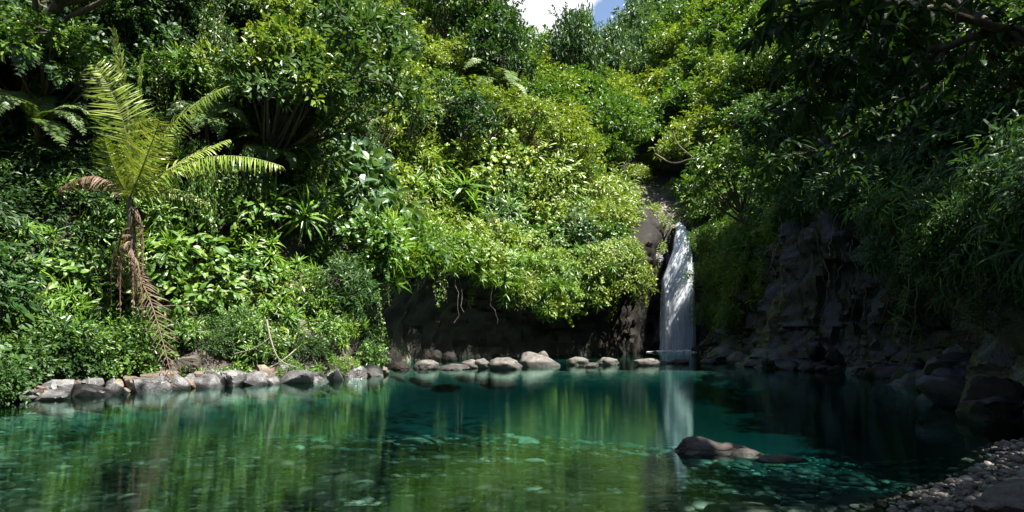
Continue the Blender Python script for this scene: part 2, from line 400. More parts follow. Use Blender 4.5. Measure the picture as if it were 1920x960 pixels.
# the wall the water falls over, and the stony chute above it
BL, BLn = rockwall('rocky_bank', sub(Ls, 9, 23.6), 1, [(0, -.25), (.25, .1), (.45, .45), (.65, .75), (.85, 1.15), (1.0, 1.5), (1.15, 2.2), (1.3, 3.0)], .10, 46, .75, M['bankwall'], 31)
BP = np.array([(9.6, 52.6, 9.9), (11, 53.3, 9.9), (12.3, 53.6, 9.7), (13.6, 53.6, 9.6), (14.6, 53.0, 10.4), (15.6, 52.6, 11)], float)
WB, WBn = rockwall('rock_cliff', chaikin(BP), 1, [(0, -.4), (.3, -.25), (.6, -.1), (.75, .1), (.9, .6), (1.0, 1.1), (1.08, 2.4)], .15, 50, .35, M['basalt'], 23)
cx, cy = np.meshgrid(np.linspace(10.5, 16, 46), np.linspace(54.2, 63, 60))
cz = height(cx, cy)+.12+.55*np.abs(fbm(cx*1.1, cy*1.1, 5, 4))
mb = MB(); i = np.arange(59)[:, None]*46+np.arange(45)[None]
mb.add(np.stack([cx, cy, cz], -1), np.stack([i, i+1, i+47, i+46], -1).reshape(-1, 4))
tag(mb.obj('stream_bed', M['fallrock'], smooth=True), kind='structure')

# ------------------------------------------------------------------ stones
import bmesh
def ico(n):
    bm = bmesh.new(); bmesh.ops.create_icosphere(bm, subdivisions=n, radius=1)
    V = np.array([v.co[:] for v in bm.verts]); Fc = np.array([[v.index for v in f.verts] for f in bm.faces]); bm.free()
    return V, Fc
ICO = {n: ico(n) for n in (2, 3, 4, 5)}
def boulder_shape(seed, n=4, ang=0.0, rough=.12, cuts=9):
    """unit stone: a sphere cut by random planes (ang) and roughened"""
    r = np.random.default_rng(seed); V, Fc = ICO[n]; V = V.copy()
    rad = np.ones(len(V))
    if ang > 0:
        cuts = cuts+int(ang*8); pn = rdir(r, cuts); pd = r.uniform(.36, .84, cuts)
        c = V@pn.T; lim = np.where(c > .02, pd/np.maximum(c, .02), 9).min(1)
        rad = np.minimum(1, lim)*min(1, ang*1.15)+(1-min(1, ang*1.15))
    V = V*rad[:, None]
    o = r.uniform(0, 40, 3)
    V = V*(1+(.42-.25*min(ang, 1))*fbm(V[:, 0]*.9+o[0], V[:, 1]*.9+o[1], V[:, 2]*.9+o[2], 2)+rough*fbm(V[:, 0]*3+o[1], V[:, 1]*3+o[2], V[:, 2]*3+o[0], 4))[:, None]
    return V, Fc
def stone(name, loc, size, seed, mat, ang=0., rough=.12, rz=None, tilt=(0, 0), n=4, smooth=True):
    V, Fc = boulder_shape(seed, n, ang, rough)
    V = V-(V.max(0)+V.min(0))/2; V = V/(V.max(0)-V.min(0))*2*np.asarray(size)
    mb = MB(); mb.add(V, Fc); o = mb.obj(name, mat, smooth=smooth)
    if ang > .45: o.data.set_sharp_from_angle(angle=math.radians(24))
    o.location = loc; o.rotation_euler = (tilt[0], tilt[1], rz if rz is not None else seed*1.7 % .5-.25)
    return o
def pxstone(px, py, w, h, name, seed, mat, label, group=None, cat='boulder', ang=0., rough=.2, sink=.35, deep=.8, d=None, **kw):
    """a stone whose waterline stands at photo row py"""
    d = d or CAMZ*F/(py-HZ)
    sx = w/F*d/2; hz = h/F*d
    tot = hz/(1-sink)/2
    x = (px-960)/F*d
    y = d+sx*deep
    o = stone(name, (x, y, hz-tot), (sx, sx*deep, tot), seed, mat, ang, rough, **kw)
    return tag(o, label, cat, group)
G = 'boulders across the pool'
pxstone(797, 693, 50, 18, 'boulder', 1, M['boulder'], 'rounded brown boulder with moss, leftmost of the row across the pool', G)
pxstone(850, 694, 60, 11, 'boulder', 2, M['boulder'], 'low flat pale boulder right of the leftmost mossy boulder', G, ang=.5)
pxstone(880, 691, 40, 17, 'boulder', 3, M['boulder'], 'small grey boulder between the low flat one and the pitted one', G, ang=.4)
pxstone(906, 691, 32, 19, 'boulder', 4, M['boulder'], 'upright squarish grey boulder touching the pitted boulder on its left', G, ang=.6)
pxstone(946, 693, 70, 23, 'boulder', 5, M['boulder'], 'broad pitted grey boulder just left of the tallest peaked boulder', G, rough=.22)
# the big peaked one: two swellings, the left end high
def peaked(px, py, w, h, seed):
    d = CAMZ*F/(py-HZ); sx = w/F*d/2; hz = h/F*d
    V, Fc = boulder_shape(seed, 5, .35, .08); V = V/np.abs(V).max(0)
    top = np.interp(V[:, 0], [-1, -.75, -.45, 0, .5, 1], [.75, 1.0, .86, .66, .50, .28])
    V[:, 2] = np.where(V[:, 2] > 0, V[:, 2]*top*1.25, V[:, 2]*.5)
    V[:, 0] = np.sign(V[:, 0])*np.abs(V[:, 0])**.85
    V *= np.array([sx, sx*.75, hz/1.1]); mb = MB(); mb.add(V, Fc)
    o = mb.obj('boulder', M['boulder'], smooth=True); o.location = ((px-960)/F*d, d+sx*.75, -.06); return o
tag(peaked(1012, 688, 82, 37, 6), 'largest boulder of the row, pale, with a high peaked left end', 'boulder', G)
pxstone(1018, 672, 30, 24, 'boulder', 7, M['boulder'], 'small brownish boulder peeping over the back of the tallest peaked boulder', G, d=31.5, ang=.3)
pxstone(1084, 685, 44, 16, 'boulder', 8, M['boulder'], 'grey boulder right of the tallest peaked boulder across a gap of water', G, ang=.3)
pxstone(1110, 689, 32, 9, 'boulder', 9, M['boulder'], 'little pale wedge of rock in front of two rounded boulders', G, ang=.7)
pxstone(1141, 685, 46, 15, 'boulder', 10, M['boulder'], 'smooth rounded grey boulder right of the little pale wedge', G)
pxstone(1217, 686, 52, 14, 'boulder', 12, M['boulder'], 'pale domed boulder standing alone in front of the waterfall', G)
pxstone(1250, 682, 26, 5, 'boulder', 13, M['boulder'], 'thin flat stone barely above water below the waterfall', G, ang=.6)
pxstone(1278, 682, 36, 10, 'boulder', 14, M['boulder'], 'small pale stone with hollowed top below the waterfall', G, ang=.4)
pxstone(1333, 682, 34, 9, 'boulder', 15, M['darkrock'], 'dark low boulder right of the waterfall reflection', G)
pxstone(1388, 685, 40, 26, 'boulder', 16, M['boulder'], 'tilted brown grey boulder leaning on the foot of the right rock wall', G, ang=.5)
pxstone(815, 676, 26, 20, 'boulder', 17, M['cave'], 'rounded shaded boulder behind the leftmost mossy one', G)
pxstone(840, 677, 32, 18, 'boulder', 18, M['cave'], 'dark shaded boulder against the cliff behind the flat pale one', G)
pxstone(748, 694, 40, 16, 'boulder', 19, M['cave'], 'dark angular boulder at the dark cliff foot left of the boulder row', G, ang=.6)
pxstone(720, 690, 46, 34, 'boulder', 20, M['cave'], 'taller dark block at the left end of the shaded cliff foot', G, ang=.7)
# rocks standing in the near right water
def tapered(px, py, w, h, seed, xs, ts, deep, label, n=5, rough=.14, lift=0.):
    d = CAMZ*F/(py-HZ); sx = w/F*d/2; hz = h/F*d
    V, Fc = boulder_shape(seed, n, .45, rough); V = V/np.abs(V).max(0)
    V[:, 2] = np.where(V[:, 2] > 0, V[:, 2]*np.interp(V[:, 0], xs, ts), V[:, 2]*.4)
    V *= np.array([sx, sx*deep, hz*1.15]); mb = MB(); mb.add(V, Fc)
    o = mb.obj('boulder', M['boulder_near'], smooth=True); o.location = ((px-960)/F*d, d+sx*deep*.6, -.02); o.rotation_euler = (0, 0, .08)
    return tag(o, label, 'boulder')
tapered(1336, 850, 172, 30, 36, [-1, -.75, -.4, -.1, .15, .4, .7, 1], [.4, .72, 1.0, .9, .62, .68, .5, .25], .5, 'long grey brown rock tapering to the right in the near pool below the waterfall reflection', rough=.3)
tapered(1402, 853, 74, 18, 32, [-1, -.3, .4, 1], [.7, 1, .9, .5], .5, 'small reddish brown rock against the right end of the long near rock', rough=.1)
tapered(1470, 863, 108, 11, 33, [-1, -.5, .3, 1], [.6, .9, 1, .5], .45, 'flat bluish slab of rock barely above the near water', rough=.08)
# left bank
GB = 'grey rocks along the left waterline'
for k, (px, py, w, h, lab, ang, mat) in enumerate([
 (22, 752, 60, 17, 'broken flat rock at the far left end of the left waterline', .7, 'bankrock'),
 (78, 751, 74, 20, 'second flat pale rock from the left edge at the waterline', .8, 'bankrock'),
 (150, 744, 80, 24, 'dark low rock in shade under the heart leaved creeper', .5, 'darkrock'),
 (205, 741, 44, 22, 'small grey rock at the waterline under the creeper', .7, 'bankrock'),
 (262, 736, 84, 32, 'sloping dark grey slab left of the fallen palm frond', .8, 'bankrock'),
 (322, 731, 50, 34, 'grey rock under the tip of the fallen brown palm frond', .6, 'bankrock'),
 (366, 728, 66, 30, 'pale broad rock just right of the fallen brown frond', .85, 'bankrock'),
 (402, 725, 26, 26, 'narrow upright dark stone between the pale broad rock and the wedge', .8, 'darkrock'),
 (428, 724, 52, 36, 'pale wedge shaped rock with a sharp left facet', .9, 'bankrock'),
 (468, 723, 52, 28, 'pale cracked rock right of the sharp wedge', .8, 'bankrock'),
 (502, 721, 36, 16, 'low pale rock right of the pale cracked one', .7, 'bankrock'),
 (546, 719, 62, 24, 'grey slab beneath the tangle of roots', .7, 'bankrock'),
 (590, 717, 44, 20, 'dark slab at the waterline left of the small bright stone', .6, 'darkrock'),
 (627, 714, 26, 24, 'small bright stone with a dark underside', .8, 'bankrock'),
 (662, 711, 46, 28, 'dark block near the end of the left bank',  .9, 'darkrock'),
 (697, 706, 40, 28, 'dark block at the corner where the left bank meets the cliff', .7, 'darkrock')]):
    pxstone(px, py, w*1.12, h*.92, 'bank_rock', 50+k, M[mat], lab, GB, cat='rock', ang=ang, rough=.09, sink=.5, deep=.8, tilt=(.35*math.sin(k*2.1), .3*math.sin(k*3.7)))
GB2 = 'brown rocks set in the left bank above the waterline'
for k, (px, py, w, h, lab) in enumerate([
 (442, 690, 46, 44, 'square brown block above the pale wedge rock'), (482, 694, 60, 40, 'pale brown crumbling rock above the pale cracked rock'),
 (432, 650, 44, 46, 'mossy upright rock under the long leaved plants'), (520, 648, 60, 34, 'grey shelf rock higher on the bank'),
 (560, 665, 50, 36, 'rounded rock among the roots on the bank'), (615, 660, 52, 40, 'shaded brown rock among small shrubs at the right of the bank'),
 (350, 650, 30, 70, 'tall narrow pale rock beside the fallen brown frond'), (205, 668, 60, 30, 'grey rock showing above the heart leaved creeper'),
 (660, 690, 46, 40, 'brown slanting rock above the end of the left bank'), (590, 690, 60, 40, 'broad dark brown rock above the dark slab'),
 (300, 690, 50, 50, 'brown rock behind the fallen palm frond'), (60, 700, 90, 40, 'dark rock under leaves at the left edge')]):
    p = hit(px, py)
    if p is None: continue
    sx = w/F*p[1]/2; sz = h/F*p[1]/2
    o = stone('bank_rock', (p[0], p[1]+sx*.3, p[2]), (sx*1.1, sx, sz*1.15), 80+k, M['brownrock' if k not in (7, 11) else 'bankrock'], .75, .08)
    tag(o, lab, 'rock', GB2)
r = np.random.default_rng(33)
for k in range(130):
    px = r.uniform(-10, 735); py = np.interp(px, [0, 200, 430, 710], [752, 738, 722, 702])-abs(r.normal(0, 9))
    p = hit(px, py) if r.random() < .45 else None
    if p is None: pw = np.interp(px, [0, 200, 430, 710], [753, 739, 723, 703]); d = CAMZ*F/(pw-HZ)+abs(r.normal(0, .35)); p = np.array([(px-960)/F*d, d, r.uniform(-.05, .3)])
    q = r.uniform(.08, .36)*(1 if r.random() < .7 else 1.3); o = stone('bank_stone', p+np.array([0, .2, 0]), (q, q*r.uniform(.6, 1), q*r.uniform(.5, .9)), 500+k, M['bankrock' if r.random() < .6 else 'brownrock'], .85, .06, rz=r.uniform(0, 6.3), n=3)
    tag(o, 'small broken stone lodged among the larger rocks of the left bank', 'stone', 'small broken stones on the left bank')
def stick(pxs, rad, label, mat='palebark', name='dead_branch', group=None, cat='branch'):
    P = np.array([unproj(*q) for q in pxs]); P0 = P[0].copy()
    P = chaikin(chaikin(P-P0, 1), 1); mb = MB(); mb.add(*tube(P, np.linspace(rad, rad*.4, len(P)), 6))
    o = mb.obj(name, M[mat], smooth=True); o.location = P0.tolist(); tag(o, label, cat, group)
stick([(440, 664, 19.0), (478, 655, 18.6), (512, 628, 18.8)], .025, 'thin pale stick slanting up between the brown bank rocks')
stick([(500, 600, 19.3), (508, 640, 18.9), (522, 678, 18.8), (560, 690, 18.9)], .03, 'pale bent root running down the bank beside the thin stick', name='exposed_root', cat='root')
stick([(555, 655, 19.4), (530, 676, 18.9), (505, 690, 18.7)], .022, 'pale twig crossing the bent root low on the bank')
stick([(70, 560, 16.5), (95, 590, 16.2), (118, 622, 16.0)], .02, 'thin dead stem leaning over the creeper at far left')
stick([(250, 577, 17.6), (300, 574, 17.2), (360, 572, 17.3)], .014, 'thin pale stem lying level behind the dead frond')
# foot of the right wall
GR = 'wet black rocks heaped at the foot of the right wall'
Rw = resample(sub(Rs, 6.5, 40), .72)
r = np.random.default_rng(5)
protos = [boulder_shape(200+k, 4, .8, .12) for k in range(6)]
pm = []
for V, Fc in protos:
    V = V/np.abs(V).max(0); mb = MB(); mb.add(V, Fc); pm.append(mb.mesh('rock', M['darkrock'], True)); pm[-1].set_sharp_from_angle(angle=math.radians(24))
for k, q in enumerate(Rw):
    for row in range(2):
        if row and r.random() < .68: continue
        o = bpy.data.objects.new('rock', pm[r.integers(6)]); COL.objects.link(o)
        s = r.uniform(.3, .75)*(1 if row == 0 else .8)
        o.location = (q[0]+r.uniform(-.25, .25)+(.55*row-.1), q[1]+r.uniform(-.3, .3), .05+row*r.uniform(.3, .7))
        o.scale = (s, s*r.uniform(.8, 1.2), s*r.uniform(.6, .95)); o.rotation_euler = (r.uniform(-.4, .4), r.uniform(-.4, .4), r.uniform(0, 6.3))
        where = 'in the near right shade' if q[1] < 15 else ('in the shaded bay of the right wall' if q[1] < 25 else 'beneath the shiny buttress and beyond it')
        tag(o, ('wet black rock at the waterline ' if row == 0 else 'wet black rock resting on the waterline rocks ')+where, 'rock', GR+' '+where)
# big rock and gravel of the near right corner
o = stone('boulder', (3.92, 5.05, .06), (.62, .42, .27), 41, M['boulder_near'], .5, .3, rz=.5, n=5)
tag(o, 'big dark brown rock filling the bottom right corner beside the gravel', 'boulder')
o = stone('boulder', (3.5, 4.35, .0), (.40, .28, .2), 43, M['boulder_near'], .5, .3, rz=.2, n=5)
tag(o, 'dark rock cut off by the bottom edge in front of the big corner rock', 'boulder')

def scatter_stones(name, mat, xs, ys, zs, sizes, flat, lift, seed, kindlabel=None):
    r = np.random.default_rng(seed); V0, F0 = ICO[2]
    n = len(xs); mb = MB()
    shapes = []
    for k in range(10):
        V, _ = boulder_shape(300+k, 2, .5, .1); shapes.append(V)
    A = r.uniform(0, 6.28, n)
    V = np.stack([shapes[k] for k in r.integers(0, 10, n)])
    V = V*np.stack([np.ones(n), r.uniform(.55, 1, n), flat*r.uniform(.7, 1.4, n)], -1)[:, None]*sizes[:, None, None]
    c, s_ = np.cos(A)[:, None], np.sin(A)[:, None]
    X = V[..., 0]*c-V[..., 1]*s_; Y = V[..., 0]*s_+V[..., 1]*c
    W = np.stack([X+xs[:, None], Y+ys[:, None], V[..., 2]+(zs+lift*sizes)[:, None]], -1)
    mb.add(W.reshape(-1, 3), (F0[None]+(np.arange(n)*len(V0))[:, None, None]).reshape(-1, 3))
    return tag(mb.obj(name, mat, smooth=True), kind='stuff')
r = np.random.default_rng(15)
n = 8000
ys = 4.6+10.5*r.random(n)**1.5; xs = (r.random(n)*2-1)*.82*ys
ok = (xs < 7.2)&(xs > -10)&(height(xs, ys) < -.16); xs, ys = xs[ok], ys[ok]
sz = np.clip(r.lognormal(-2.8, .6, len(xs)), .02, .30)
scatter_stones('pebbles', M['bedstone'], xs, ys, height(xs, ys), sz, .26, .1, 16)
n = 9000
ys = r.uniform(4.3, 8.8, n); xs = r.uniform(2.4, 7.8, n); zz = height(xs, ys)
ok = zz > -.09; xs, ys, zz = xs[ok], ys[ok], zz[ok]
scatter_stones('gravel', M['gravel'], xs, ys, zz, np.clip(r.lognormal(-3.55, .45, len(xs)), .012, .09), .6, .3, 17)
# larger flat stones lying on the bed, one by one
GS = 'flat stones lying under the clear water'
for k in range(34):
    y = 5+8.5*r.random()**1.3; x = r.uniform(-.74, .42)*y
    if hgt(x, y) > -.2: continue
    V, Fc = boulder_shape(400+k, 3, .5, .08); s = r.uniform(.22, .5)
    mb = MB(); mb.add(V*np.array([s, s*r.uniform(.5, .8), s*.22]), Fc)
    o = mb.obj('flat_stone', M['bedstone'], smooth=True); o.location = (x, y, hgt(x, y)+.02); o.rotation_euler = (0, 0, r.uniform(-.5, .5))
    tag(o, 'large flat stone lying under clear water on the pool bed', 'stone', GS)

# ------------------------------------------------------------------ water
m, nt, out = new_mat('water'); L = nt.links
geo = nd(nt, 'NewGeometry'); mp = nd(nt, 'Mapping'); mp.inputs['Scale'].default_value = (.45, 7.0, 1)
L.new(geo.outputs['Position'], mp.inputs[0])
n1 = nd(nt, 'TexNoise'); n1.inputs['Scale'].default_value = 1.6; n1.inputs['Detail'].default_value = 4; n1.inputs['Roughness'].default_value = .55
L.new(mp.outputs[0], n1.inputs['Vector'])
b = nd(nt, 'Bump'); b.inputs['Strength'].default_value = .5; b.inputs['Distance'].default_value = .0038; L.new(n1.outputs[0], b.inputs['Height'])
gl = nd(nt, 'BsdfGlossy'); gl.inputs['Roughness'].default_value = .035; gl.inputs[0].default_value = (.66, .97, .84, 1)
L.new(b.outputs[0], gl.inputs['Normal'])
tr = nd(nt, 'BsdfTransparent'); tr.inputs[0].default_value = (.93, 1, .98, 1)
fr = nd(nt, 'Fresnel'); fr.inputs[0].default_value = 1.6
ms = nd(nt, 'MixShader'); L.new(fr.outputs[0], ms.inputs[0]); L.new(tr.outputs[0], ms.inputs[1]); L.new(gl.outputs[0], ms.inputs[2])
L.new(ms.outputs[0], out.inputs[0])
va = nd(nt, 'VolumeAbsorption'); va.inputs[0].default_value = (.10, .66, .66, 1); va.inputs[1].default_value = .50
L.new(va.outputs[0], out.inputs[1]); M['water'] = m
mb = MB()
X0, X1, Y0, Y1, Zb = -24, 22, -10, 54, -3.0
mb.add([(X0, Y0, 0), (X1, Y0, 0), (X1, Y1, 0), (X0, Y1, 0), (X0, Y0, Zb), (X1, Y0, Zb), (X1, Y1, Zb), (X0, Y1, Zb)],
       np.array([(0, 1, 2, 3), (7, 6, 5, 4), (0, 4, 5, 1), (1, 5, 6, 2), (2, 6, 7, 3), (3, 7, 4, 0)]))
tag(mb.obj('water', M['water']), kind='structure')

# waterfall: layered veils of falling water, each a curved body with its own thickness
m, nt, out = new_mat('falling_water'); L = nt.links
tc = nd(nt, 'TexCoord'); mp = nd(nt, 'Mapping'); mp.inputs['Scale'].default_value = (5.5, 5.5, .22)
L.new(tc.outputs['Object'], mp.inputs[0])
n1 = nd(nt, 'TexNoise'); n1.inputs['Scale'].default_value = 1.5; n1.inputs['Detail'].default_value = 5; n1.inputs['Roughness'].default_value = .6
L.new(mp.outputs[0], n1.inputs['Vector'])
al = ramp(nt, n1.outputs[0], [(.26, (.15,)*3), (.62, (.9,)*3)])
at = nd(nt, 'Attribute', attribute_name='body'); alp = mathn(nt, 'MULTIPLY', al.outputs[0], at.outputs['Fac'])
df = nd(nt, 'BsdfDiffuse'); df.inputs[0].default_value = (.78, .84, .90, 1)
tl = nd(nt, 'BsdfTranslucent'); tl.inputs[0].default_value = (.78, .84, .90, 1)
mq = nd(nt, 'MixShader'); mq.inputs[0].default_value = .18; L.new(df.outputs[0], mq.inputs[1]); L.new(tl.outputs[0], mq.inputs[2])
tr = nd(nt, 'BsdfTransparent'); ms = nd(nt, 'MixShader')
L.new(alp, ms.inputs[0]); L.new(tr.outputs[0], ms.inputs[1]); L.new(mq.outputs[0], ms.inputs[2]); L.new(ms.outputs[0], out.inputs[0])
M['fall'] = m
fx0 = 12.75
wf = tag(empty('waterfall', (fx0, 51.4, 0)), 'white veiled waterfall dropping from a rocky notch into the far end of the pool', 'waterfall')
def veil(yo, lx, rx, seed):
    """lx, rx: left and right edge over height"""
    nz_, nu = 60, 26; mb = MB()
    z = np.concatenate([[10.5, 10.2, 9.95], np.linspace(9.75, 0, nz_-3)])
    yb = np.interp(z, [0, 6.2, 7.6, 9.0, 9.75], [51.6, 51.95, 52.3, 52.9, 53.9])+np.clip(z-9.75, 0, 2)*2.2+yo
    xl = np.interp(z, *lx)+.06*fbm(z*.8, z*0, seed, 2); xr = np.interp(z, *rx)+.05*fbm(z*.8, z*0, seed+3., 2)
    u = np.linspace(0, 1, nu)
    X = xl[:, None]+(xr-xl)[:, None]*u[None]; Z = np.broadcast_to(z[:, None], X.shape)
    Y = yb[:, None]-.28*np.sin(u*np.pi)[None]+.22*fbm(X*2.2, Z*.12, seed, 3)
    V = np.stack([X-fx0, Y-51.4, Z], -1); i = np.arange(nz_-1)[:, None]*nu+np.arange(nu-1)[None]
    mb.add(V, np.stack([i, i+1, i+nu+1, i+nu], -1).reshape(-1, 4))
    V2 = V.copy(); V2[..., 1] += .10
    mb.add(V2, np.stack([i, i+nu, i+nu+1, i+1], -1).reshape(-1, 4))
    o = mb.obj('veil', M['fall'], wf, smooth=True)
    body = np.broadcast_to((np.sin(u*np.pi)**.7)[None]*np.clip((10.6-z)[:, None]*1.2, 0, 1), X.shape).ravel()
    at = o.data.attributes.new('body', 'FLOAT', 'POINT'); at.data.foreach_set('value', np.concatenate([body, body]).astype(np.float32))
    return o
HL = [0, 4.0, 5.6, 6.6, 7.6, 8.6, 9.4, 9.9, 10.5]
EL = np.array([11.1, 11.22, 11.45, 11.85, 12.25, 12.55, 12.8, 12.95, 13.2]); ER = np.array([13.95, 13.9, 13.88, 13.85, 13.8, 13.75, 13.7, 13.65, 13.6])
for k, (a, b, yo) in enumerate(((0, 1, 0), (.0, .42, -.12), (.3, .75, -.25), (.55, 1.0, -.16), (.12, .9, -.34))):
    veil(yo, (HL, list(EL+(ER-EL)*a)), (HL, list(EL+(ER-EL)*b)), 1.+4*k)
m, nt, out = new_mat('foam'); L = nt.links
geo = nd(nt, 'NewGeometry'); n1 = nd(nt, 'TexNoise'); n1.inputs['Scale'].default_value = 3; n1.inputs['Detail'].default_value = 6; L.new(geo.outputs['Position'], n1.inputs['Vector'])
al = ramp(nt, n1.outputs[0], [(.36, (0,)*3), (.54, (.95,)*3)])
df = nd(nt, 'BsdfDiffuse'); df.inputs[0].default_value = (.85, .9, .93, 1); tr = nd(nt, 'BsdfTransparent'); ms = nd(nt, 'MixShader')
L.new(al.outputs[0], ms.inputs[0]); L.new(tr.outputs[0], ms.inputs[1]); L.new(df.outputs[0], ms.inputs[2]); L.new(ms.outputs[0], out.inputs[0])
mb = MB(); a = np.linspace(0, 2*np.pi, 40, endpoint=False); ring = []
for k, (q, h) in enumerate(((0, .16), (.35, .15), (.7, .09), (1, .015))):
    ring.append(np.stack([-.2+2.5*q*np.cos(a), -.35+1.7*q*np.sin(a), h+.05*np.sin(7*a+k)*(1-q)], -1))
V = np.concatenate(ring); i = np.arange(3)[:, None]*40+np.arange(40)[None]; j = np.arange(3)[:, None]*40+(np.arange(40)[None]+1) % 40
mb.add(V, np.stack([i, i+40, j+40, j], -1).reshape(-1, 4)); mb.obj('foam', m, wf, smooth=True)

# ------------------------------------------------------------------ plant prototypes
def foliage(r, R, Hh, nc, nl, ll, asp, tmpl, droop=.3, cr=.28, z0=None, zmin=-.35, shoots=0):
    mb = MB()
    c = rdir(r, nc, zmin); q = r.uniform(.5, 1, nc)**.6*(1+.5*fbm(c[:, 0]*1.7+R*9, c[:, 1]*1.7, c[:, 2]*1.7+Hh*5, 2))
    C = c*q[:, None]*np.array([R, R, Hh]); C[:, 2] += Hh*.55 if z0 is None else z0
    ctr = np.array([0, 0, (Hh*.4 if z0 is None else z0-.15*Hh)])
    k = np.repeat(np.arange(nc), nl); n = len(k)
    for _ in range(shoots):      # single leafy shoots that stand out of the mass
        v = rdir(r, 1, -.1)[0]; e = v*np.array([R, R, Hh])*r.uniform(1.15, 1.75); e[2] += Hh*.5
        sag = np.array([0, 0, -.25*R*r.random()]); pth = bez(ctr, (ctr+e)/2+np.array([0, 0, .15*R]), e+sag, 14)[5:]
        m_ = 2*len(pth); Pq = np.repeat(pth, 2, 0)+r.normal(0, .02, (m_, 3)); sd = np.tile([1., -1.], len(pth))[:, None]
        tg = np.repeat(nrm(np.gradient(pth, axis=0)), 2, 0); rt = nrm(np.cross(tg, [0, 0, 1.]))
        l_ = ll*r.uniform(.6, 1.1, m_); leaves(mb, Pq, tg*.6+rt*sd*.8+r.normal(0, .2, (m_, 3)), np.array([0, 0, 1.])+r.normal(0, .3, (m_, 3)), l_, l_*asp, tmpl[0] if isinstance(tmpl, list) else tmpl)
    off = rdir(r, n)*(r.random(n)**.5)[:, None]*cr*R*np.array([1, 1, .75])*r.uniform(.6, 1.25, nc)[k][:, None]
    P = C[k]+off
    out_ = nrm(P-ctr)
    D = nrm(off)*.7+out_*.55+r.normal(0, .35, (n, 3)); D[:, 2] -= droop
    N = np.array([0, 0, .8])+out_*.4+r.normal(0, .6, (n, 3))
    L_ = ll*r.uniform(.6, 1.25, n)
    if isinstance(tmpl, list):
        w = r.integers(0, len(tmpl), n)
        for t in range(len(tmpl)):
            s = w == t; leaves(mb, P[s], D[s], N[s], L_[s], L_[s]*asp, tmpl[t])
    else: leaves(mb, P, D, N, L_, L_*asp, tmpl)
    return mb, C
def stems(r, C, base=(0, 0, -.25), rad=.03, nmax=9):
    mb = MB()
    for c in C[r.permutation(len(C))[:nmax]]:
        b = np.array(base)+r.normal(0, .05, 3)*np.array([1, 1, 0])
        mid = b*.5+c*.5+r.normal(0, .1, 3); mid[2] += .1
        mb.add(*tube(bez(b, mid, c, 7), np.linspace(rad, rad*.3, 7), 5))
    return mb
PROTO = {}
def hide_proto(o, parts):
    """prototypes are used as the first instance"""
    PROTO.setdefault(o.name.split('.')[0]+'', []).append(o)
def make_shrub(kind, r, big):
    if kind == 'leafy_shrub':
        fb, C = foliage(r, 1.0, .8, 38, 20, .17, .46, SMALL, .25, .36, shoots=11)
    elif kind == 'broad_leaf_shrub':
        fb, C = foliage(r, 1.0, .85, 28, 9, .30, .52, BIG, .45, .34, shoots=5)
    elif kind == 'round_leaf_shrub':
        fb, C = foliage(r, 1.0, .95, 32, 14, .20, .80, BIG, .5, .36, shoots=8)
    elif kind == 'narrow_leaf_shrub':
        fb, C = foliage(r, 1.0, .9, 34, 18, .27, .17, [strap(.4, 4), strap(.9, 4)], .35, .36, shoots=12)
    elif kind == 'heart_leaf_creeper':
        fb, C = foliage(r, 1.0, .45, 40, 7, .17, .85, HEART, .35, .3)
    t = fb.obj(kind, M['mid'])
    sb = stems(r, C); sb.obj('stem', M['bark'], t)
    return t
def make_strap(r):
    mb = MB(); sb = MB()
    for k in range(7):
        c = np.array([r.normal(0, .38), r.normal(0, .38), r.uniform(.15, .9)])
        ax = nrm(np.array([c[0]*.8, c[1]*.8, .8]))
        n = 26; h = np.linspace(0, 1, n); a = np.arange(n)*2.399
        u = nrm(np.cross(ax, [.3, .9, .1])); v = np.cross(ax, u)
        el = .15+1.15*h
        D = np.cos(el)[:, None]*(np.cos(a)[:, None]*u+np.sin(a)[:, None]*v)+np.sin(el)[:, None]*ax
        P = c+ax*(h*.12)[:, None]; ln = .62*r.uniform(.75, 1.15, n)
        w = r.integers(0, 4, n)
        for t in range(4):
            s = w == t
            if s.any(): leaves(mb, P[s], D[s], np.broadcast_to(ax, D[s].shape)+r.normal(0, .1, D[s].shape), ln[s], np.full(s.sum(), .058), STRAPS[t])
        sb.add(*tube(bez((0, 0, -.3), c*.5+np.array([0, 0, -.1]), c, 6), .018, 5))
    t = mb.obj('strap_leaf_plant', M['strap']); sb.obj('stem', M['bark'], t); return t
def make_hang(r):
    """tuft whose long blades arch out and hang down"""
    mb = MB()
    for k in range(5):
        c = np.array([r.normal(0, .35), r.normal(0, .35), r.uniform(0, .3)]); n = 26
        a = r.uniform(0, 6.28, n); el = r.uniform(.1, 1.2, n)
        D = np.stack([np.cos(a)*np.cos(el), np.sin(a)*np.cos(el), np.sin(el)], -1)
        ln = r.uniform(.6, 1.25, n); w = r.integers(2, 4, n)
        N = np.zeros((n, 3)); N[:, 2] = 1
        N = N+r.normal(0, .15, (n, 3))
        for t in (2, 3):
            s = w == t
            if s.any(): leaves(mb, np.broadcast_to(c, D.shape)[s], D[s], N[s], ln[s], np.full(s.sum(), .05), strap((1.5, 2.3)[t-2]))
    return mb.obj('blade_plant', M['strap'])
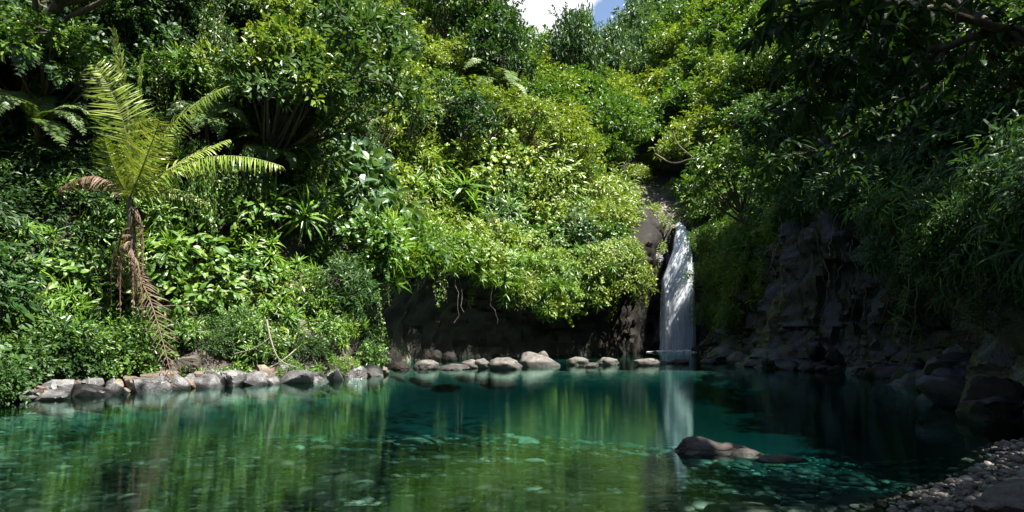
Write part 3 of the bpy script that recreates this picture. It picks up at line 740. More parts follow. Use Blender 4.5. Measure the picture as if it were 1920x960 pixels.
def make_vine(r):
    mb = MB(); sb = MB()
    for k in range(13):
        x, y = r.normal(0, .55), r.normal(0, .16); ln = r.uniform(1.1, 2.9)
        n = 9; z = np.linspace(.2, -ln, n); pts = np.stack([x+np.cumsum(r.normal(0, .05, n)), y+np.cumsum(r.normal(0, .03, n)), z], -1)
        sb.add(*tube(pts, .009, 4))
        m_ = int(ln*34); t = r.random(m_)*(n-1); i0 = np.floor(t).astype(int); P = pts[i0]+(pts[np.minimum(i0+1, n-1)]-pts[i0])*(t-i0)[:, None]+r.normal(0, .07, (m_, 3))
        D = rdir(r, m_)*.8; D[:, 2] -= .7; N = rdir(r, m_)*.5+np.array([0, -.7, .6])
        L_ = r.uniform(.08, .15, m_); leaves(mb, P, D, N, L_, L_*.6, SMALL)
    t = mb.obj('hanging_vine', M['mid']); sb.obj('stem', M['bark'], t); return t

def frond(mb, sb, a, b, c, npairs, ll, lw, ang=.9, droop=.35, prof=None, twist=0., bip=False, r=rng, rr=.02, up=None):
    pts = bez(a, b, c, 24); t = np.linspace(0, 1, 24)
    tang = nrm(np.gradient(pts, axis=0))
    upv = np.array([0, 0, 1.]) if up is None else np.asarray(up, float)
    side = nrm(np.cross(tang, upv)); nor = np.cross(side, tang)
    sb.add(*tube(pts, np.linspace(rr, rr*.25, 24), 5))
    u = np.linspace(.06, .99, npairs); i0 = np.minimum((u*23).astype(int), 22); f = (u*23-i0)[:, None]
    ip = lambda A: A[i0]+(A[i0+1]-A[i0])*f
    P, T, S, Nn = ip(pts), nrm(ip(tang)), nrm(ip(side)), nrm(ip(nor))
    lp = (np.sin(np.pi*(.10+.86*u))**.6 if prof is None else prof(u))*ll
    for sg in (-1, 1):
        jit = r.normal(0, .05 if bip else .10, (npairs, 3))
        D = S*sg*math.sin(ang)+T*math.cos(ang)+jit+Nn*.18
        D[:, 2] -= droop*.4
        L_ = lp*r.uniform(.85, 1.1, npairs)
        if not bip:
            for t_, wt in ((0, .3), (1, .4), (2, .3)):
                pass
            w = r.integers(0, 3, npairs) if droop > .2 else r.integers(0, 2, npairs)
            for k in range(3):
                s = w == k
                if s.any(): leaves(mb, P[s], D[s], Nn[s]+r.normal(0, .12, (s.sum(), 3)), L_[s], np.full(s.sum(), lw), strap(max(.1, droop*(.6+.5*k))))
        else:
            D = nrm(D); m_ = 13; q = np.linspace(.05, 1, m_)
            bend = np.zeros((1, m_, 3)); bend[..., 2] = -(q**2)*droop*.5
            PP = P[:, None]+(D[:, None]*q[None, :, None]+bend)*L_[:, None, None]
            sub_l = (L_[:, None]*.30*(1-.85*q[None]**1.5)).ravel()
            for s2 in (-1, 1):
                dd = nrm(np.cross(D, Nn))*s2
                DD = (dd[:, None]+D[:, None]*.45+np.zeros((1, m_, 1))).reshape(-1, 3)
                NN = np.repeat(Nn, m_, 0)
                leaves(mb, PP.reshape(-1, 3), DD, NN+r.normal(0, .08, NN.shape), sub_l, sub_l*.36+.008, SMALL)
def make_tree_fern(r, nf=9, fl=1.7, th=1.2):
    t = empty('tree_fern')
    mb = MB(); z = np.linspace(-.4, th, 8); pts = np.stack([.06*np.sin(z*2), .05*np.cos(z*1.7), z], -1)
    mb.add(*tube(pts, np.linspace(.11, .08, 8), 8)); mb.obj('trunk', M['fibre'], t)
    for k in range(nf):
        fb, sb = MB(), MB(); a = k/nf*6.283+r.uniform(-.2, .2); e = r.uniform(.35, .9); l = fl*r.uniform(.85, 1.1)
        h = np.array([math.cos(a), math.sin(a), 0]); o = np.array([0, 0, th])
        frond(fb, sb, o, o+h*l*.5+np.array([0, 0, l*e]), o+h*l*(1.15-.2*e)+np.array([0, 0, l*(e-.55)*.5]), 22, .48*fl/1.7, .03, 1.25, .25,
              prof=lambda u: np.sin(np.pi*np.clip(.16+.8*u, 0, 1))**.8, bip=True, r=r, rr=.013)
        f = fb.obj('frond', M['fern'], t); sb.obj('rachis', M['bark'], f)
    return t

def make_tree(name, r, Ht, R, nlobe, ncl, nl, ll, tmpl=SMALL, asp=.5, mat='mid', bark='bark', spread=1.0, low=.35):
    t = empty(name)
    tb, cb = MB(), MB()
    lean = r.normal(0, .12, 2)*Ht
    top = np.array([lean[0], lean[1], Ht*.72])
    tp = bez((0, 0, -.6), (lean[0]*.2+r.normal(0, .15), r.normal(0, .15), Ht*.4), top, 10)
    tr_ = np.linspace(Ht*.024+.03, Ht*.009, 10); tr_[0] *= 1.5; tb.add(*tube(tp, tr_, 8))
    for k in range(nlobe):
        a = k*2.399+r.uniform(-.4, .4); q = math.sqrt((k+.6)/nlobe)*R*spread
        zc = Ht*(low+(1-low)*(1-.55*(q/R)**1.5)*r.uniform(.72, 1.0))
        c = np.array([top[0]+math.cos(a)*q, top[1]+math.sin(a)*q, zc])
        i0 = int(np.clip(zc/Ht*8*r.uniform(.55, .85), 3, 9)); b = tp[i0]
        tb.add(*tube(bez(b, (b+c)/2+np.array([0, 0, -.12*Ht*r.random()]), c, 8), np.linspace(tr_[i0]*.6, .012, 8), 5))
        lr = R*r.uniform(.36, .56)
        fb, C = foliage(r, lr, lr*.62, ncl, nl, ll, asp, tmpl, .3, .38, z0=0, zmin=-.5, shoots=3)
        off = cb.n
        for V in fb.v: V += c
        for V, Fc in ((np.concatenate(fb.v), fb.f),): cb.add(V, fb.f)
        for cc in C[:5]:
            tb.add(*tube(bez(c, c+cc*.4, c+cc, 4), np.linspace(.015, .006, 4), 4))
    tb.obj('trunk', M[bark], t, smooth=True); cb.obj('crown', M[mat], t)
    return t

FIRST = {}     # (kind, variant) -> [object, used?]
def proto(kind, var, maker):
    FIRST[(kind, var)] = [maker(), False]
for v in range(5):
    proto('leafy_shrub', v, lambda: make_shrub('leafy_shrub', np.random.default_rng(100+v), False))
for v in range(3):
    proto('broad_leaf_shrub', v, lambda: make_shrub('broad_leaf_shrub', np.random.default_rng(110+v), False))
    proto('strap_leaf_plant', v, lambda: make_strap(np.random.default_rng(120+v)))
    proto('round_leaf_shrub', v, lambda: make_shrub('round_leaf_shrub', np.random.default_rng(215+v), False))
    proto('narrow_leaf_shrub', v, lambda: make_shrub('narrow_leaf_shrub', np.random.default_rng(115+v), False))
    proto('hanging_vine', v, lambda: make_vine(np.random.default_rng(130+v)))
for v in range(2):
    proto('heart_leaf_creeper', v, lambda: make_shrub('heart_leaf_creeper', np.random.default_rng(140+v), False))
    proto('blade_plant', v, lambda: make_hang(np.random.default_rng(150+v)))
    proto('tree_fern', v, lambda: make_tree_fern(np.random.default_rng(160+v)))
for v in range(3):
    proto('small_tree', v, lambda: make_tree('small_tree', np.random.default_rng(170+v), 5.0, 1.9, 11, 11, 17, .25))
for v in range(3):
    proto('forest_tree', v, lambda: make_tree('forest_tree', np.random.default_rng(180+v), 9.0, 3.2, 15, 12, 18, .42, asp=.55))
for v in range(2):
    proto('canopy_tree', v, lambda: make_tree('canopy_tree', np.random.default_rng(190+v), 9.0, 3.4, 18, 15, 22, .17, low=.62))
for v in range(3):
    proto('sapling', v, lambda: make_tree('sapling', np.random.default_rng(230+v), 4.6, 1.1, 6, 6, 15, .24, low=.55, bark='palebark'))
def set_mat(o, m, parts=('crown',)):
    for q in [o]+list(o.children):
        b = q.name.split('.')[0]
        if q.type == 'MESH' and b not in ('stem', 'trunk', 'rachis'):
            q.material_slots[0].link = 'OBJECT'; q.material_slots[0].material = m
def place(kind, var, loc, scale, axis=(0, 0, 1), spin=None, mat=None, label='', cat='shrub', group=None):
    rec = FIRST[(kind, var)]
    o = copy_tree(rec[0]) if rec[1] else rec[0]
    rec[1] = True
    q = Vector((0, 0, 1)).rotation_difference(Vector(nrm(np.asarray(axis, float)).tolist())) @ Quaternion((0, 0, 1), spin if spin is not None else random.uniform(0, 6.28))
    o.rotation_mode = 'QUATERNION'; o.rotation_quaternion = q
    o.location = [float(c) for c in loc]
    o.scale = (scale,)*3 if np.isscalar(scale) else scale
    if mat: set_mat(o, M[mat])
    for k in ('group',):
        if k in o: del o[k]
    tag(o, label, cat, group)
    return o

# ------------------------------------------------------------------ scatter the forest over the slopes
def visible(P, lift=1.2):
    """seen from the photograph's side of the pool (not behind a ridge)"""
    t = np.linspace(.1, .97, 26)[None]
    X = P[:, 0:1]*t; Y = P[:, 1:2]*t; Z = CAMZ+(P[:, 2:3]+lift-CAMZ)*t
    return (height(X, Y) < Z+.8).all(1)
def candidates(n, x0, x1, y0, y1, seed):
    r = np.random.default_rng(seed)
    x = r.uniform(x0, x1, n); y = r.uniform(y0, y1, n)
    px = 960+F*x/np.maximum(y, .1); k = (px > -170) & (px < 2090); x, y = x[k], y[k]
    z = height(x, y); P = np.stack([x, y, z], -1)
    k = ~(((pdist(x, y, Ls)[0] < S0+1.1) & (y > 22.5)) | (pdist(x, y, Rs)[0] < S0+1.2) & (y < 53)); x, y, z, P = x[k], y[k], z[k], P[k]
    _, py = proj(P); k = (py > -170) & (z > .6) & ~inside(x, y); P = P[k]
    return P[visible(P)]
def thin(P, rad, taken=None):
    acc = [] if taken is None else list(taken); n0 = len(acc); out = []
    A = np.array([a[:3] for a in acc]) if acc else np.zeros((0, 3))
    for p, q in zip(P, rad):
        if len(A) and (((A-p)**2).sum(1) < q*q).any(): continue
        A = np.concatenate([A, p[None]]); out.append((p, q))
    return out
def zone(px, py, d):
    if d > 62: return 'far up the valley behind the waterfall'
    if px > 1230:
        if d > 44: return 'on the slope right above the waterfall'
        return 'on top of the dark right rock wall' if px < 1560 else 'high on the shaded right side'
    if px < 470: return 'in the shade of the upper left slope' if py < 330 else 'on the left slope around the palm'
    if px < 700: return 'on the slope right of the palm' if py > 300 else 'on the upper slope right of the palm'
    if py < 240: return 'near the top of the sunlit middle slope'
    return 'on the sunlit slope above the dark overhang'

cand = np.concatenate([candidates(16000, -30, 14, 9, 62, 1), candidates(9000, 8, 34, 5, 62, 2)])
d = cand[:, 1]
rad = np.clip(.62+.022*d, .9, 1.9)*np.random.default_rng(3).choice([.7, .9, 1.1, 1.5], len(cand), p=[.3, .35, .25, .1])
pts = thin(cand, rad)
r = np.random.default_rng(44)
NN = gnorm(np.array([p[0] for p, _ in pts]), np.array([p[1] for p, _ in pts]))
px_, py_ = proj(np.array([p for p, _ in pts]))
cnt = {}
PATCH = lambda p: vn3(p[0]*.22+5, p[1]*.22, p[2]*.22)
for (p, q), n, px, py in zip(pts, NN, px_, py_):
    d = p[1]
    if 12.0 < p[0] < 15.5 and 53 < p[1] < 59: continue         # the bare stony chute
    if px < 330 and py > 690 or 330 <= px < 740 and py > 630: continue
    ax = np.array([0, 0, 1.])*.55+n*.75
    u = r.random(); pt = PATCH(p)
    right = px > 1230 and d < 50
    z = zone(px, py, d)
    gap = 13.0 < p[0] < 23 and 43.5 < d < 52.5
    # species by place
    if d > 58: kind = 'small_tree' if u < .5 else 'leafy_shrub'
    elif right:
        kind = 'leafy_shrub' if u < .50 else ('blade_plant' if u < .72 else ('broad_leaf_shrub' if u < .86 else 'small_tree'))
    elif px < 470 and py < 330: kind = 'leafy_shrub' if u < .42 else ('broad_leaf_shrub' if u < .66 else ('small_tree' if u < .84 else 'strap_leaf_plant'))
    elif px < 700 and py > 320: kind = 'strap_leaf_plant' if u < .46+.2*(pt > .5) else ('leafy_shrub' if u < .86 else 'broad_leaf_shrub')
    elif py > 400: kind = 'strap_leaf_plant' if u < .5 else 'leafy_shrub'
    else: kind = 'leafy_shrub' if u < .66 else ('small_tree' if u < .84 else ('strap_leaf_plant' if u < .93 else 'broad_leaf_shrub'))
    if kind == 'leafy_shrub': kind = ['leafy_shrub', 'narrow_leaf_shrub', 'round_leaf_shrub'][int(r.choice(3, p=[.36, .34, .30]))]
    if kind == 'strap_leaf_plant' and cnt.get(kind, 0) >= 290: kind = 'leafy_shrub'
    if gap and kind in ('small_tree', 'broad_leaf_shrub'): kind = 'leafy_shrub'
    # colour by place: sunlit and shaded parts painted in as lighter and darker leaves
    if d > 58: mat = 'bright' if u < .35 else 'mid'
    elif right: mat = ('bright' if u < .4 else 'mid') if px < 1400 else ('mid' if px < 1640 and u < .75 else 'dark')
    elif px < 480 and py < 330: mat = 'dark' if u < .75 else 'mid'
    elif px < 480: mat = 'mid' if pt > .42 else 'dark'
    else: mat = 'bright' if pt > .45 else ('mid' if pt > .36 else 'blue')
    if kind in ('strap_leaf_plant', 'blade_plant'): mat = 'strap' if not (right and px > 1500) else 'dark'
    s = q*r.uniform(.85, 1.15)*(.6 if gap else 1)
    words = {'bright': 'yellow green', 'mid': 'fresh green', 'dark': 'dark green', 'blue': 'bluish green', 'strap': 'glossy green'}[mat]
    if kind == 'leafy_shrub': lab = f'{words} small leaved shrub {z}'; sc = s*1.02; nv = 5; ct = 'shrub'
    elif kind == 'round_leaf_shrub': lab = f'{words} round leaved shrub {z}'; sc = s; nv = 3; ct = 'shrub'
    elif kind == 'narrow_leaf_shrub': lab = f'{words} willow leaved shrub {z}'; sc = s; nv = 3; ct = 'shrub'
    elif kind == 'broad_leaf_shrub': lab = f'{words} shrub with big oval leaves {z}'; sc = s*.95; nv = 3; ct = 'shrub'
    elif kind == 'strap_leaf_plant': lab = f'{words} long leaved rosette plant {z}'; sc = s*.95; nv = 3; ct = 'plant'
    elif kind == 'blade_plant': lab = f'{words} tuft of drooping blades {z}'; sc = s*1.1; nv = 2; ct = 'plant'; ax = n
    else: lab = f'{words} small tree {z}'; sc = s*.75*r.uniform(.7, 1.3); nv = 3; ct = 'tree'; ax = np.array([0, 0, 1.])+n*.25
    cnt[kind] = cnt.get(kind, 0)+1
    a1, a2, a3 = r.uniform(.85, 1.35, 3)
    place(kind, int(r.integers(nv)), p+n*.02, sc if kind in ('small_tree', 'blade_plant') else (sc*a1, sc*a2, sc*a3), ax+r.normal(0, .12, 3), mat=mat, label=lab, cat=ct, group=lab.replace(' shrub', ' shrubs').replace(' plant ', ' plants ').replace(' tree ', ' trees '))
print('scatter', cnt, len(pts))

# forest further up the valley
cand = candidates(9000, -20, 75, 60, 185, 9)
cand = cand[r.permutation(len(cand))]
pts = thin(cand, np.clip(cand[:, 1]*.042, 2.6, 7))
nf = 0
for p, q in pts:
    px, py = proj(p[None]); d = p[1]
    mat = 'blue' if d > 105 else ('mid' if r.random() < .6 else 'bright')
    far = 'on the distant hill in the gap of sky' if d > 105 else 'in the valley above the waterfall'
    wd = {'blue': 'bluish green', 'mid': 'fresh green', 'bright': 'yellow green'}[mat]
    lab = f'{wd} forest tree {far}'
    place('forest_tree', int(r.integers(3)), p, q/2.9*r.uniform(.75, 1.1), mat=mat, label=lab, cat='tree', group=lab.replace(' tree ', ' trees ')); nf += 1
print('forest', nf)

# trees on the crest of the left hill and along the right side
def tree_px(px, py, kind, var, sc, mat, label, group=None):
    p = hit(px, py)
    if p is None: print('no ground', label); return
    return place(kind, var, p, sc, mat=mat, label=label, cat='tree', group=group)

# ------------------------------------------------------------------ curtains of leaves over the rock walls
def on_wall(W, px, py):
    """wall vertex nearest to a photo pixel"""
    X, Y = proj(W.reshape(-1, 3)); k = np.argmin((X-px)**2+(Y-py)**2); return W.reshape(-1, 3)[k], k//W.shape[1]
r = np.random.default_rng(61)
# straps and shrubs hanging over the lip of the overhang
lab1 = 'bright green plant of narrow leaves hanging over the lip of the dark overhang'
nh = 0
for i0 in range(0, len(WL), 3):
    top = WL[i0, 36]
    n2 = WLn[i0]; outv = np.array([-n2[0], -n2[1], 0])
    px, py = proj(top[None])
    if top[1] < 24.5 or top[1] > 46: continue
    drop = (.25+2.5*(.35+.65*vn3(i0*.11, 2.2, 0))*sstep(850, 1000, px[0]))
    for k in range(6 if px[0] > 860 else 3):
        P = top+outv*r.uniform(-.1, 1.0)+np.array([0, 0, r.uniform(-drop, .8)])
        ax = outv*.8+np.array([0, 0, .35])+r.normal(0, .25, 3)
        if r.random() < .62: place('strap_leaf_plant', int(r.integers(3)), P-outv*.35, r.uniform(.8, 1.25), ax, mat='strap', label=lab1, cat='plant', group='narrow leaved plants hanging over the lip of the overhang')
        else: place(['leafy_shrub', 'narrow_leaf_shrub', 'round_leaf_shrub', 'hanging_vine'][int(r.integers(4))], int(r.integers(3)), P-outv*.3, r.uniform(.7, 1.1), ax if r.random() < .7 else (0, 0, 1), mat='bright' if px[0] > 860 else 'mid', label='leafy spray hanging over the lip of the dark overhang', cat='shrub', group='leafy sprays hanging over the lip of the overhang')
        nh += 1
print('lip', nh)
# the right wall: vines and grass down to a ragged line
nr = 0
for i0 in range(0, len(WR), 6):
    P0 = WR[i0]; n2 = WRn[i0]; outv = np.array([-n2[0], -n2[1], 0])
    y = P0[42, 1]; px = proj(P0[42][None])[0][0]
    if y < 5: continue
    if y > 33: low = .42
    elif y > 24.6: low = .92
    else: low = .36+.42*vn3(i0*.06, 4.4, 1)
    for k in range(4):
        f = low+(1.02-low)*r.random()**.8; j = int(np.clip(f*81, 0, 81)); P = P0[j]
        ax = outv*.9+np.array([0, 0, .45])+r.normal(0, .2, 3); u = r.random()
        mat = ('bright' if r.random() < .4 else 'mid') if y > 30 else 'dark'  # far part lightened, near part darkened: light put into the leaf colour
        if u < .40: place('blade_plant', int(r.integers(2)), P, r.uniform(.7, 1.2), ax, mat='strap' if y > 22 else 'dark', label='tuft of long blades hanging down the face of the right wall', cat='plant', group='tufts hanging on the right wall')
        elif u < .72 and not 23.6 < y < 33: place('hanging_vine', int(r.integers(3)), P+outv*.25, (1.1, 1.1, r.uniform(.5, 1.0)), (0, 0, 1), spin=math.atan2(n2[1], n2[0])+math.pi/2, mat=mat, label='curtain of leafy vine hanging down the right wall', cat='vine', group='vines hanging on the right wall')
        else: place('narrow_leaf_shrub', int(r.integers(3)), P-outv*.1, r.uniform(.55, 1.0), ax, mat=mat, label='shrub rooted in the face of the right rock wall', cat='shrub', group='shrubs rooted in the right wall')
        nr += 1
print('rightwall', nr)

for k in range(40):
    W, Wn, x0, x1 = (WL, WLn, 690, 1190) if k < 7 else (WR, WRn, 1440, 1900)
    P, ii = on_wall(W, r.uniform(x0, x1), r.uniform(400, 540)); n2 = Wn[ii]; o2 = np.array([-n2[0], -n2[1], 0])
    ln = r.uniform(1.2, 3.2); t_ = np.linspace(0, 1, 9); q = P+o2*.35+np.stack([.10*np.cumsum(r.normal(0, 1, 9)), .06*np.cumsum(r.normal(0, 1, 9)), -ln*t_], -1)
    mb = MB(); mb.add(*tube(q-P, np.linspace(.018, .008, 9), 5)); o = mb.obj('hanging_root', M['palebark' if k % 3 else 'bark'], smooth=True); o.location = P.tolist()
    tag(o, 'thin root dangling in front of the dark undercut cliff' if k < 7 else 'thin root dangling down the dark right wall', 'root', 'roots dangling before the undercut' if k < 7 else 'roots dangling on the right wall')

# ------------------------------------------------------------------ undergrowth between the plants
def undergrowth(P, name, mat, seed, per, ll):
    r = np.random.default_rng(seed); n = gnorm(P[:, 0], P[:, 1]); k = np.repeat(np.arange(len(P)), per)
    Q = P[k]+r.normal(0, .35, (len(k), 3))*np.array([1, 1, .5])+n[k]*r.uniform(.0, .45, (len(k), 1))
    D = rdir(r, len(k))*.9+n[k]*.5; D[:, 2] -= .2
    N = np.array([0, 0, .8])+n[k]*.4+r.normal(0, .4, (len(k), 3)); L_ = r.uniform(.6, 1.3, len(k))*ll*(.7+.016*Q[:, 1])
    mb = MB(); leaves(mb, Q, D, N, L_, L_*.45, SMALL); return tag(mb.obj(name, mat), kind='stuff')
c = candidates(12000, -30, 14, 9, 62, 21); c = c[:4200]
pt = vn3(c[:, 0]*.22+5, c[:, 1]*.22, c[:, 2]*.22); px, py = proj(c)
dk = (px < 480)&(py < 400)  # shade of the upper left put into the leaf colour
c0 = ~((c[:, 0] > 12)&(c[:, 1] > 53)&(c[:, 1] < 59))
undergrowth(c[dk&c0], 'undergrowth', M['dark'], 22, 12, .16)
undergrowth(c[~dk&c0], 'undergrowth', M['mid'], 23, 12, .15)
c = candidates(7000, 8, 34, 5, 62, 24)[:2000]; c = c[~((c[:, 0] < 16)&(c[:, 1] > 53)&(c[:, 1] < 62))]
undergrowth(c, 'undergrowth', M['dark'], 25, 12, .16)

# ------------------------------------------------------------------ left bank cover
r = np.random.default_rng(71)
for k in range(60):
    px, py = r.uniform(-20, 310), r.uniform(610, 742)
    if px > 230 and py > 705: continue
    p = on_wall(BL, px, py)[0] if py > 660 else hit(px, py)
    if p is None or p[2] < .18: continue
    kind = 'heart_leaf_creeper' if r.random() < .6 else 'leafy_shrub'
    place(kind, int(r.integers(2)), p, r.uniform(.5, .8), gnorm(p[0:1], p[1:2])[0]*.5+np.array([.3, -.4, .6]), mat='mid' if k % 2 else 'dark', label='creeper with heart shaped leaves spilling over the rocks of the left bank' if kind[0] == 'h' else 'low small leaved shrub on the bank left of the fallen frond',
          cat='creeper' if kind[0] == 'h' else 'shrub', group='creepers on the left bank' if kind[0] == 'h' else 'low shrubs on the left bank')
for k in range(52):
    px, py = r.uniform(335, 700), r.uniform(560, 680)
    P, ii = on_wall(BL, px, py); n2 = BLn[ii]
    ax = (-n2[0]*.7+r.normal(0, .2), -n2[1]*.7+r.normal(0, .2), .7); u = r.random()
    if u < .6: place('leafy_shrub', int(r.integers(5)), P, r.uniform(.25, .62), ax, mat='mid' if r.random() < .5 else 'dark', label='little small leaved shrub between the brown rocks of the bank', cat='shrub', group='little shrubs between the brown bank rocks')
    elif u < .8: place('strap_leaf_plant', int(r.integers(3)), P, r.uniform(.3, .7), ax, mat='strap', label='small rosette plant among the brown rocks of the bank', cat='plant', group='small rosette plants on the rocky bank')
    else: place('narrow_leaf_shrub', int(r.integers(3)), P, r.uniform(.3, .6), ax, mat='mid', label='little willow leaved shrub on the rocky bank', cat='shrub', group='little willow leaved shrubs on the rocky bank')
for k in range(34):
    px, py = r.uniform(550, 690), r.uniform(455, 660)
    P, ii = on_wall(WL, px, py); n2 = WLn[ii]
    ax = (-n2[0]*.8+r.normal(0, .2), -n2[1]*.8+r.normal(0, .2), .5)
    place(['leafy_shrub', 'narrow_leaf_shrub', 'round_leaf_shrub', 'strap_leaf_plant', 'hanging_vine'][k % 5], int(r.integers(3)), P, r.uniform(.4, .85), ax if k % 5 < 4 else (0, 0, 1), mat=['mid', 'dark', 'dark', 'strap', 'mid'][k % 5], label='shrub covering the rock just left of the dark cliff', cat='shrub', group='shrubs covering the rock left of the dark cliff')

for (px, py, d, sc, mat, ax, lab) in ((1322, 455, 50.4, 1.0, 'mid', (-.6, -.4, .5), 'leafy spray reaching over the top of the waterfall from the right'),
    (1312, 520, 50.2, .8, 'mid', (-.6, -.5, .3), 'leafy spray beside the right edge of the falling water'),
    (1330, 590, 49.5, .9, 'mid', (-.7, -.5, .3), 'leafy shrub low beside the right edge of the falling water'),
    (1228, 470, 51.5, .7, 'bright', (.3, -.6, .7), 'small shrub on the brown rock left of the waterfall lip'),
    (1248, 425, 54.0, .7, 'bright', (.2, -.6, .7), 'small sunlit shrub on the stony chute above the fall'),
    (1225, 405, 55.5, .8, 'bright', (.2, -.6, .7), 'sunlit shrub at the left edge of the stony chute'),
    (1285, 385, 57.0, .6, 'bright', (.0, -.6, .7), 'little shrub in the middle of the stony chute'),
    (1265, 362, 58.5, .9, 'bright', (.0, -.6, .7), 'sunlit shrub at the head of the stony chute'),
    (1330, 400, 52.0, 1.2, 'mid', (-.6, -.3, .6), 'leafy shrub overhanging the stony chute from the right')):
    place('leafy_shrub', int(r.integers(5)), unproj(px, py, d), sc, ax, mat=mat, label=lab, cat='shrub')
for k in range(26):
    px = r.uniform(335, 715); py = np.interp(px, [320, 430, 600, 710], [730, 722, 714, 702])-r.uniform(0, 26)
    P, ii = on_wall(BL, px, py); n2 = BLn[ii]
    kd = ('leafy_shrub', 'heart_leaf_creeper', 'blade_plant')[k % 3]
    place(kd, k % 2, P, r.uniform(.2, .42), (-n2[0], -n2[1]+r.normal(0, .2), .5), mat='mid' if k % 2 else 'strap', label='small plant growing between the waterline stones of the left bank', cat='plant', group='small plants between the waterline stones')
# ------------------------------------------------------------------ the palm
pb = unproj(262, 600, 18.4); pb[2] = hgt(pb[0], pb[1])
palm = tag(empty('palm_tree', pb.tolist()), 'young palm with arching yellow green fronds and a skirt of dead brown leaves', 'palm')
def rel(px, py, d): return unproj(px, py, d)-pb
PD = 17.6
crown = rel(243, 372, PD)
mb = MB(); tp = bez((0, 0, -.5), rel(252, 480, 17.9), crown, 14)
mb.add(*tube(tp, np.linspace(.13, .085, 14), 10)); mb.obj('trunk', M['palebark'], palm, smooth=True)
pr = np.random.default_rng(81)
def pfrond(b, c, ll, lab=None, mat='palm', n=44, ang=.95, droop=.4, a=None, lw=.036, up=None, name='frond', prof=None):
    fb, sb = MB(), MB(); frond(fb, sb, crown if a is None else a, b, c, n, ll, lw, ang, droop, r=pr, rr=.03, up=up, prof=prof)
    f = fb.obj(name, M[mat], palm); sb.obj('rachis', M['palebark'] if mat == 'palm' else M['dead'], f)
    if lab: f['label'] = lab
    return f
cm = (-.15, -.95, .3)     # blade turned to the open side
pfrond(rel(262, 250, 17.4), rel(178, 120, 17.0), .82, 'broad upright frond leaning left', up=(.3, -.9, .3), n=72, ang=1.1, lw=.032)
pfrond(rel(262, 330, 16.9), rel(300, 225, 16.2), .85, 'frond arching toward the pool', up=(.5, -.6, .5), n=66, ang=1.05, lw=.032)
pfrond(rel(300, 215, 17.4), rel(425, 165, 16.8), .62, 'frond arching up to the right', up=(-.4, -.75, .5), droop=.9, n=50, lw=.042)
pfrond(rel(370, 255, 17.5), rel(528, 312, 16.7), .72, 'lowest green frond reaching far right and drooping', up=(.1, -.4, .9), droop=1.2, n=66, lw=.034)
pfrond(rel(250, 300, 17.9), rel(330, 240, 18.8), .6, up=(0, -.7, .7))
pfrond(rel(215, 330, 17.0), rel(196, 262, 16.4), .5, up=(.2, -.8, .5))
pfrond(rel(250, 200, 17.6), rel(212, 55, 17.4), .42, 'slender spear frond pointing straight up', ang=.45, droop=.2, up=(0, -1, .1), prof=lambda u: .15+.85*np.clip((u-.45)*3, 0, 1)*(1.15-u)*2)
pfrond(rel(256, 250, 17.6), rel(268, 105, 17.6), .3, 'folded young spear leaf', ang=.22, droop=.1, up=(0, -1, .1))
pfrond(rel(330, 300, 18.2), rel(430, 262, 18.6), .5, up=(0, -.5, .85), droop=.7)
pfrond(rel(300, 330, 17.9), rel(395, 385, 17.6), .5, up=(.1, -.4, .9), droop=1.1)
pfrond(rel(185, 300, 17.4), rel(112, 355, 17.0), .5, 'dead brown frond drooping left', 'dead', droop=1.6, up=(0, -.4, .9))
# dead skirt on the trunk and the long dead frond reaching down to the water
for k in range(8):
    a = k*.9+pr.uniform(-.2, .2); o0 = tp[12]+np.array([0, 0, -.18*k]); h = np.array([math.cos(a), math.sin(a)*.8-.3, 0])
    pfrond(o0+h*.45+np.array([0, 0, .1]), o0+h*.38+np.array([0, 0, -1.5-pr.random()]),   .32, None, 'dead', n=20, a=o0, droop=1.5, ang=.55, lw=.024, name='dead_frond')
pfrond(rel(285, 540, 17.3), rel(325, 722, 16.7),   .60, 'long brown dead frond hanging down to the waterline', 'dead', n=27, a=tp[7], ang=.85, droop=.7, lw=.024, up=(.2, -.95, .1), name='dead_frond')

for k in range(16):
    px, py = r.uniform(1130, 1300), r.uniform(255, 345)
    p = hit(px, py)
    if p is None or p[1] < 50: continue
    place('leafy_shrub' if k % 3 else 'blade_plant', int(r.integers(2)), p, r.uniform(1.1, 1.8), gnorm(p[0:1], p[1:2])[0]+np.array([0, 0, .6]), mat='bright', label='pale sunlit shrub on the hump above the stony chute of the waterfall', cat='shrub', group='pale shrubs on the hump above the waterfall')
stick([(1400, 290, 44), (1345, 302, 44), (1300, 296, 44.5), (1262, 310, 45), (1228, 288, 45.5)], .13, 'dark bare bough reaching left above the waterfall', mat='bark')
stick([(1300, 296, 44.5), (1268, 270, 44.8), (1262, 245, 45)], .06, 'dark twig rising from the bare bough above the waterfall', mat='bark')
r = np.random.default_rng(77)
def slope_pt(x0, x1, y0, y1):
    while True:
        p = hit(r.uniform(x0, x1), r.uniform(y0, y1))
        if p is not None and p[1] < 62: return p, gnorm(p[0:1], p[1:2])[0]
for k in range(34):
    p, n = slope_pt(330, 1190, 40, 470)
    place('hanging_vine', int(r.integers(3)), p+n*r.uniform(1.0, 1.7)+np.array([0, 0, .8]), (r.uniform(.5, .9), r.uniform(.6, 1), r.uniform(.8, 1.5)), n*.25+np.array([0, 0, 1]), spin=math.atan2(n[1], n[0])+1.57, mat=['mid', 'dark', 'bright'][int(r.integers(3))], label='vine curtain trailing down over the shrubs of the middle slope', cat='vine', group='vine curtains on the middle slope')
for k in range(15):
    p, n = slope_pt(470, 1170, 70, 400)
    place('small_tree', k % 3, p-n*.2, r.uniform(.95, 1.35), n*.45+np.array([0, 0, 1]), mat=['mid', 'blue', 'bright', 'dark'][k % 4], label='taller tree with a visible trunk rising out of the shrubs of the middle slope', cat='tree', group='taller trees on the middle slope')
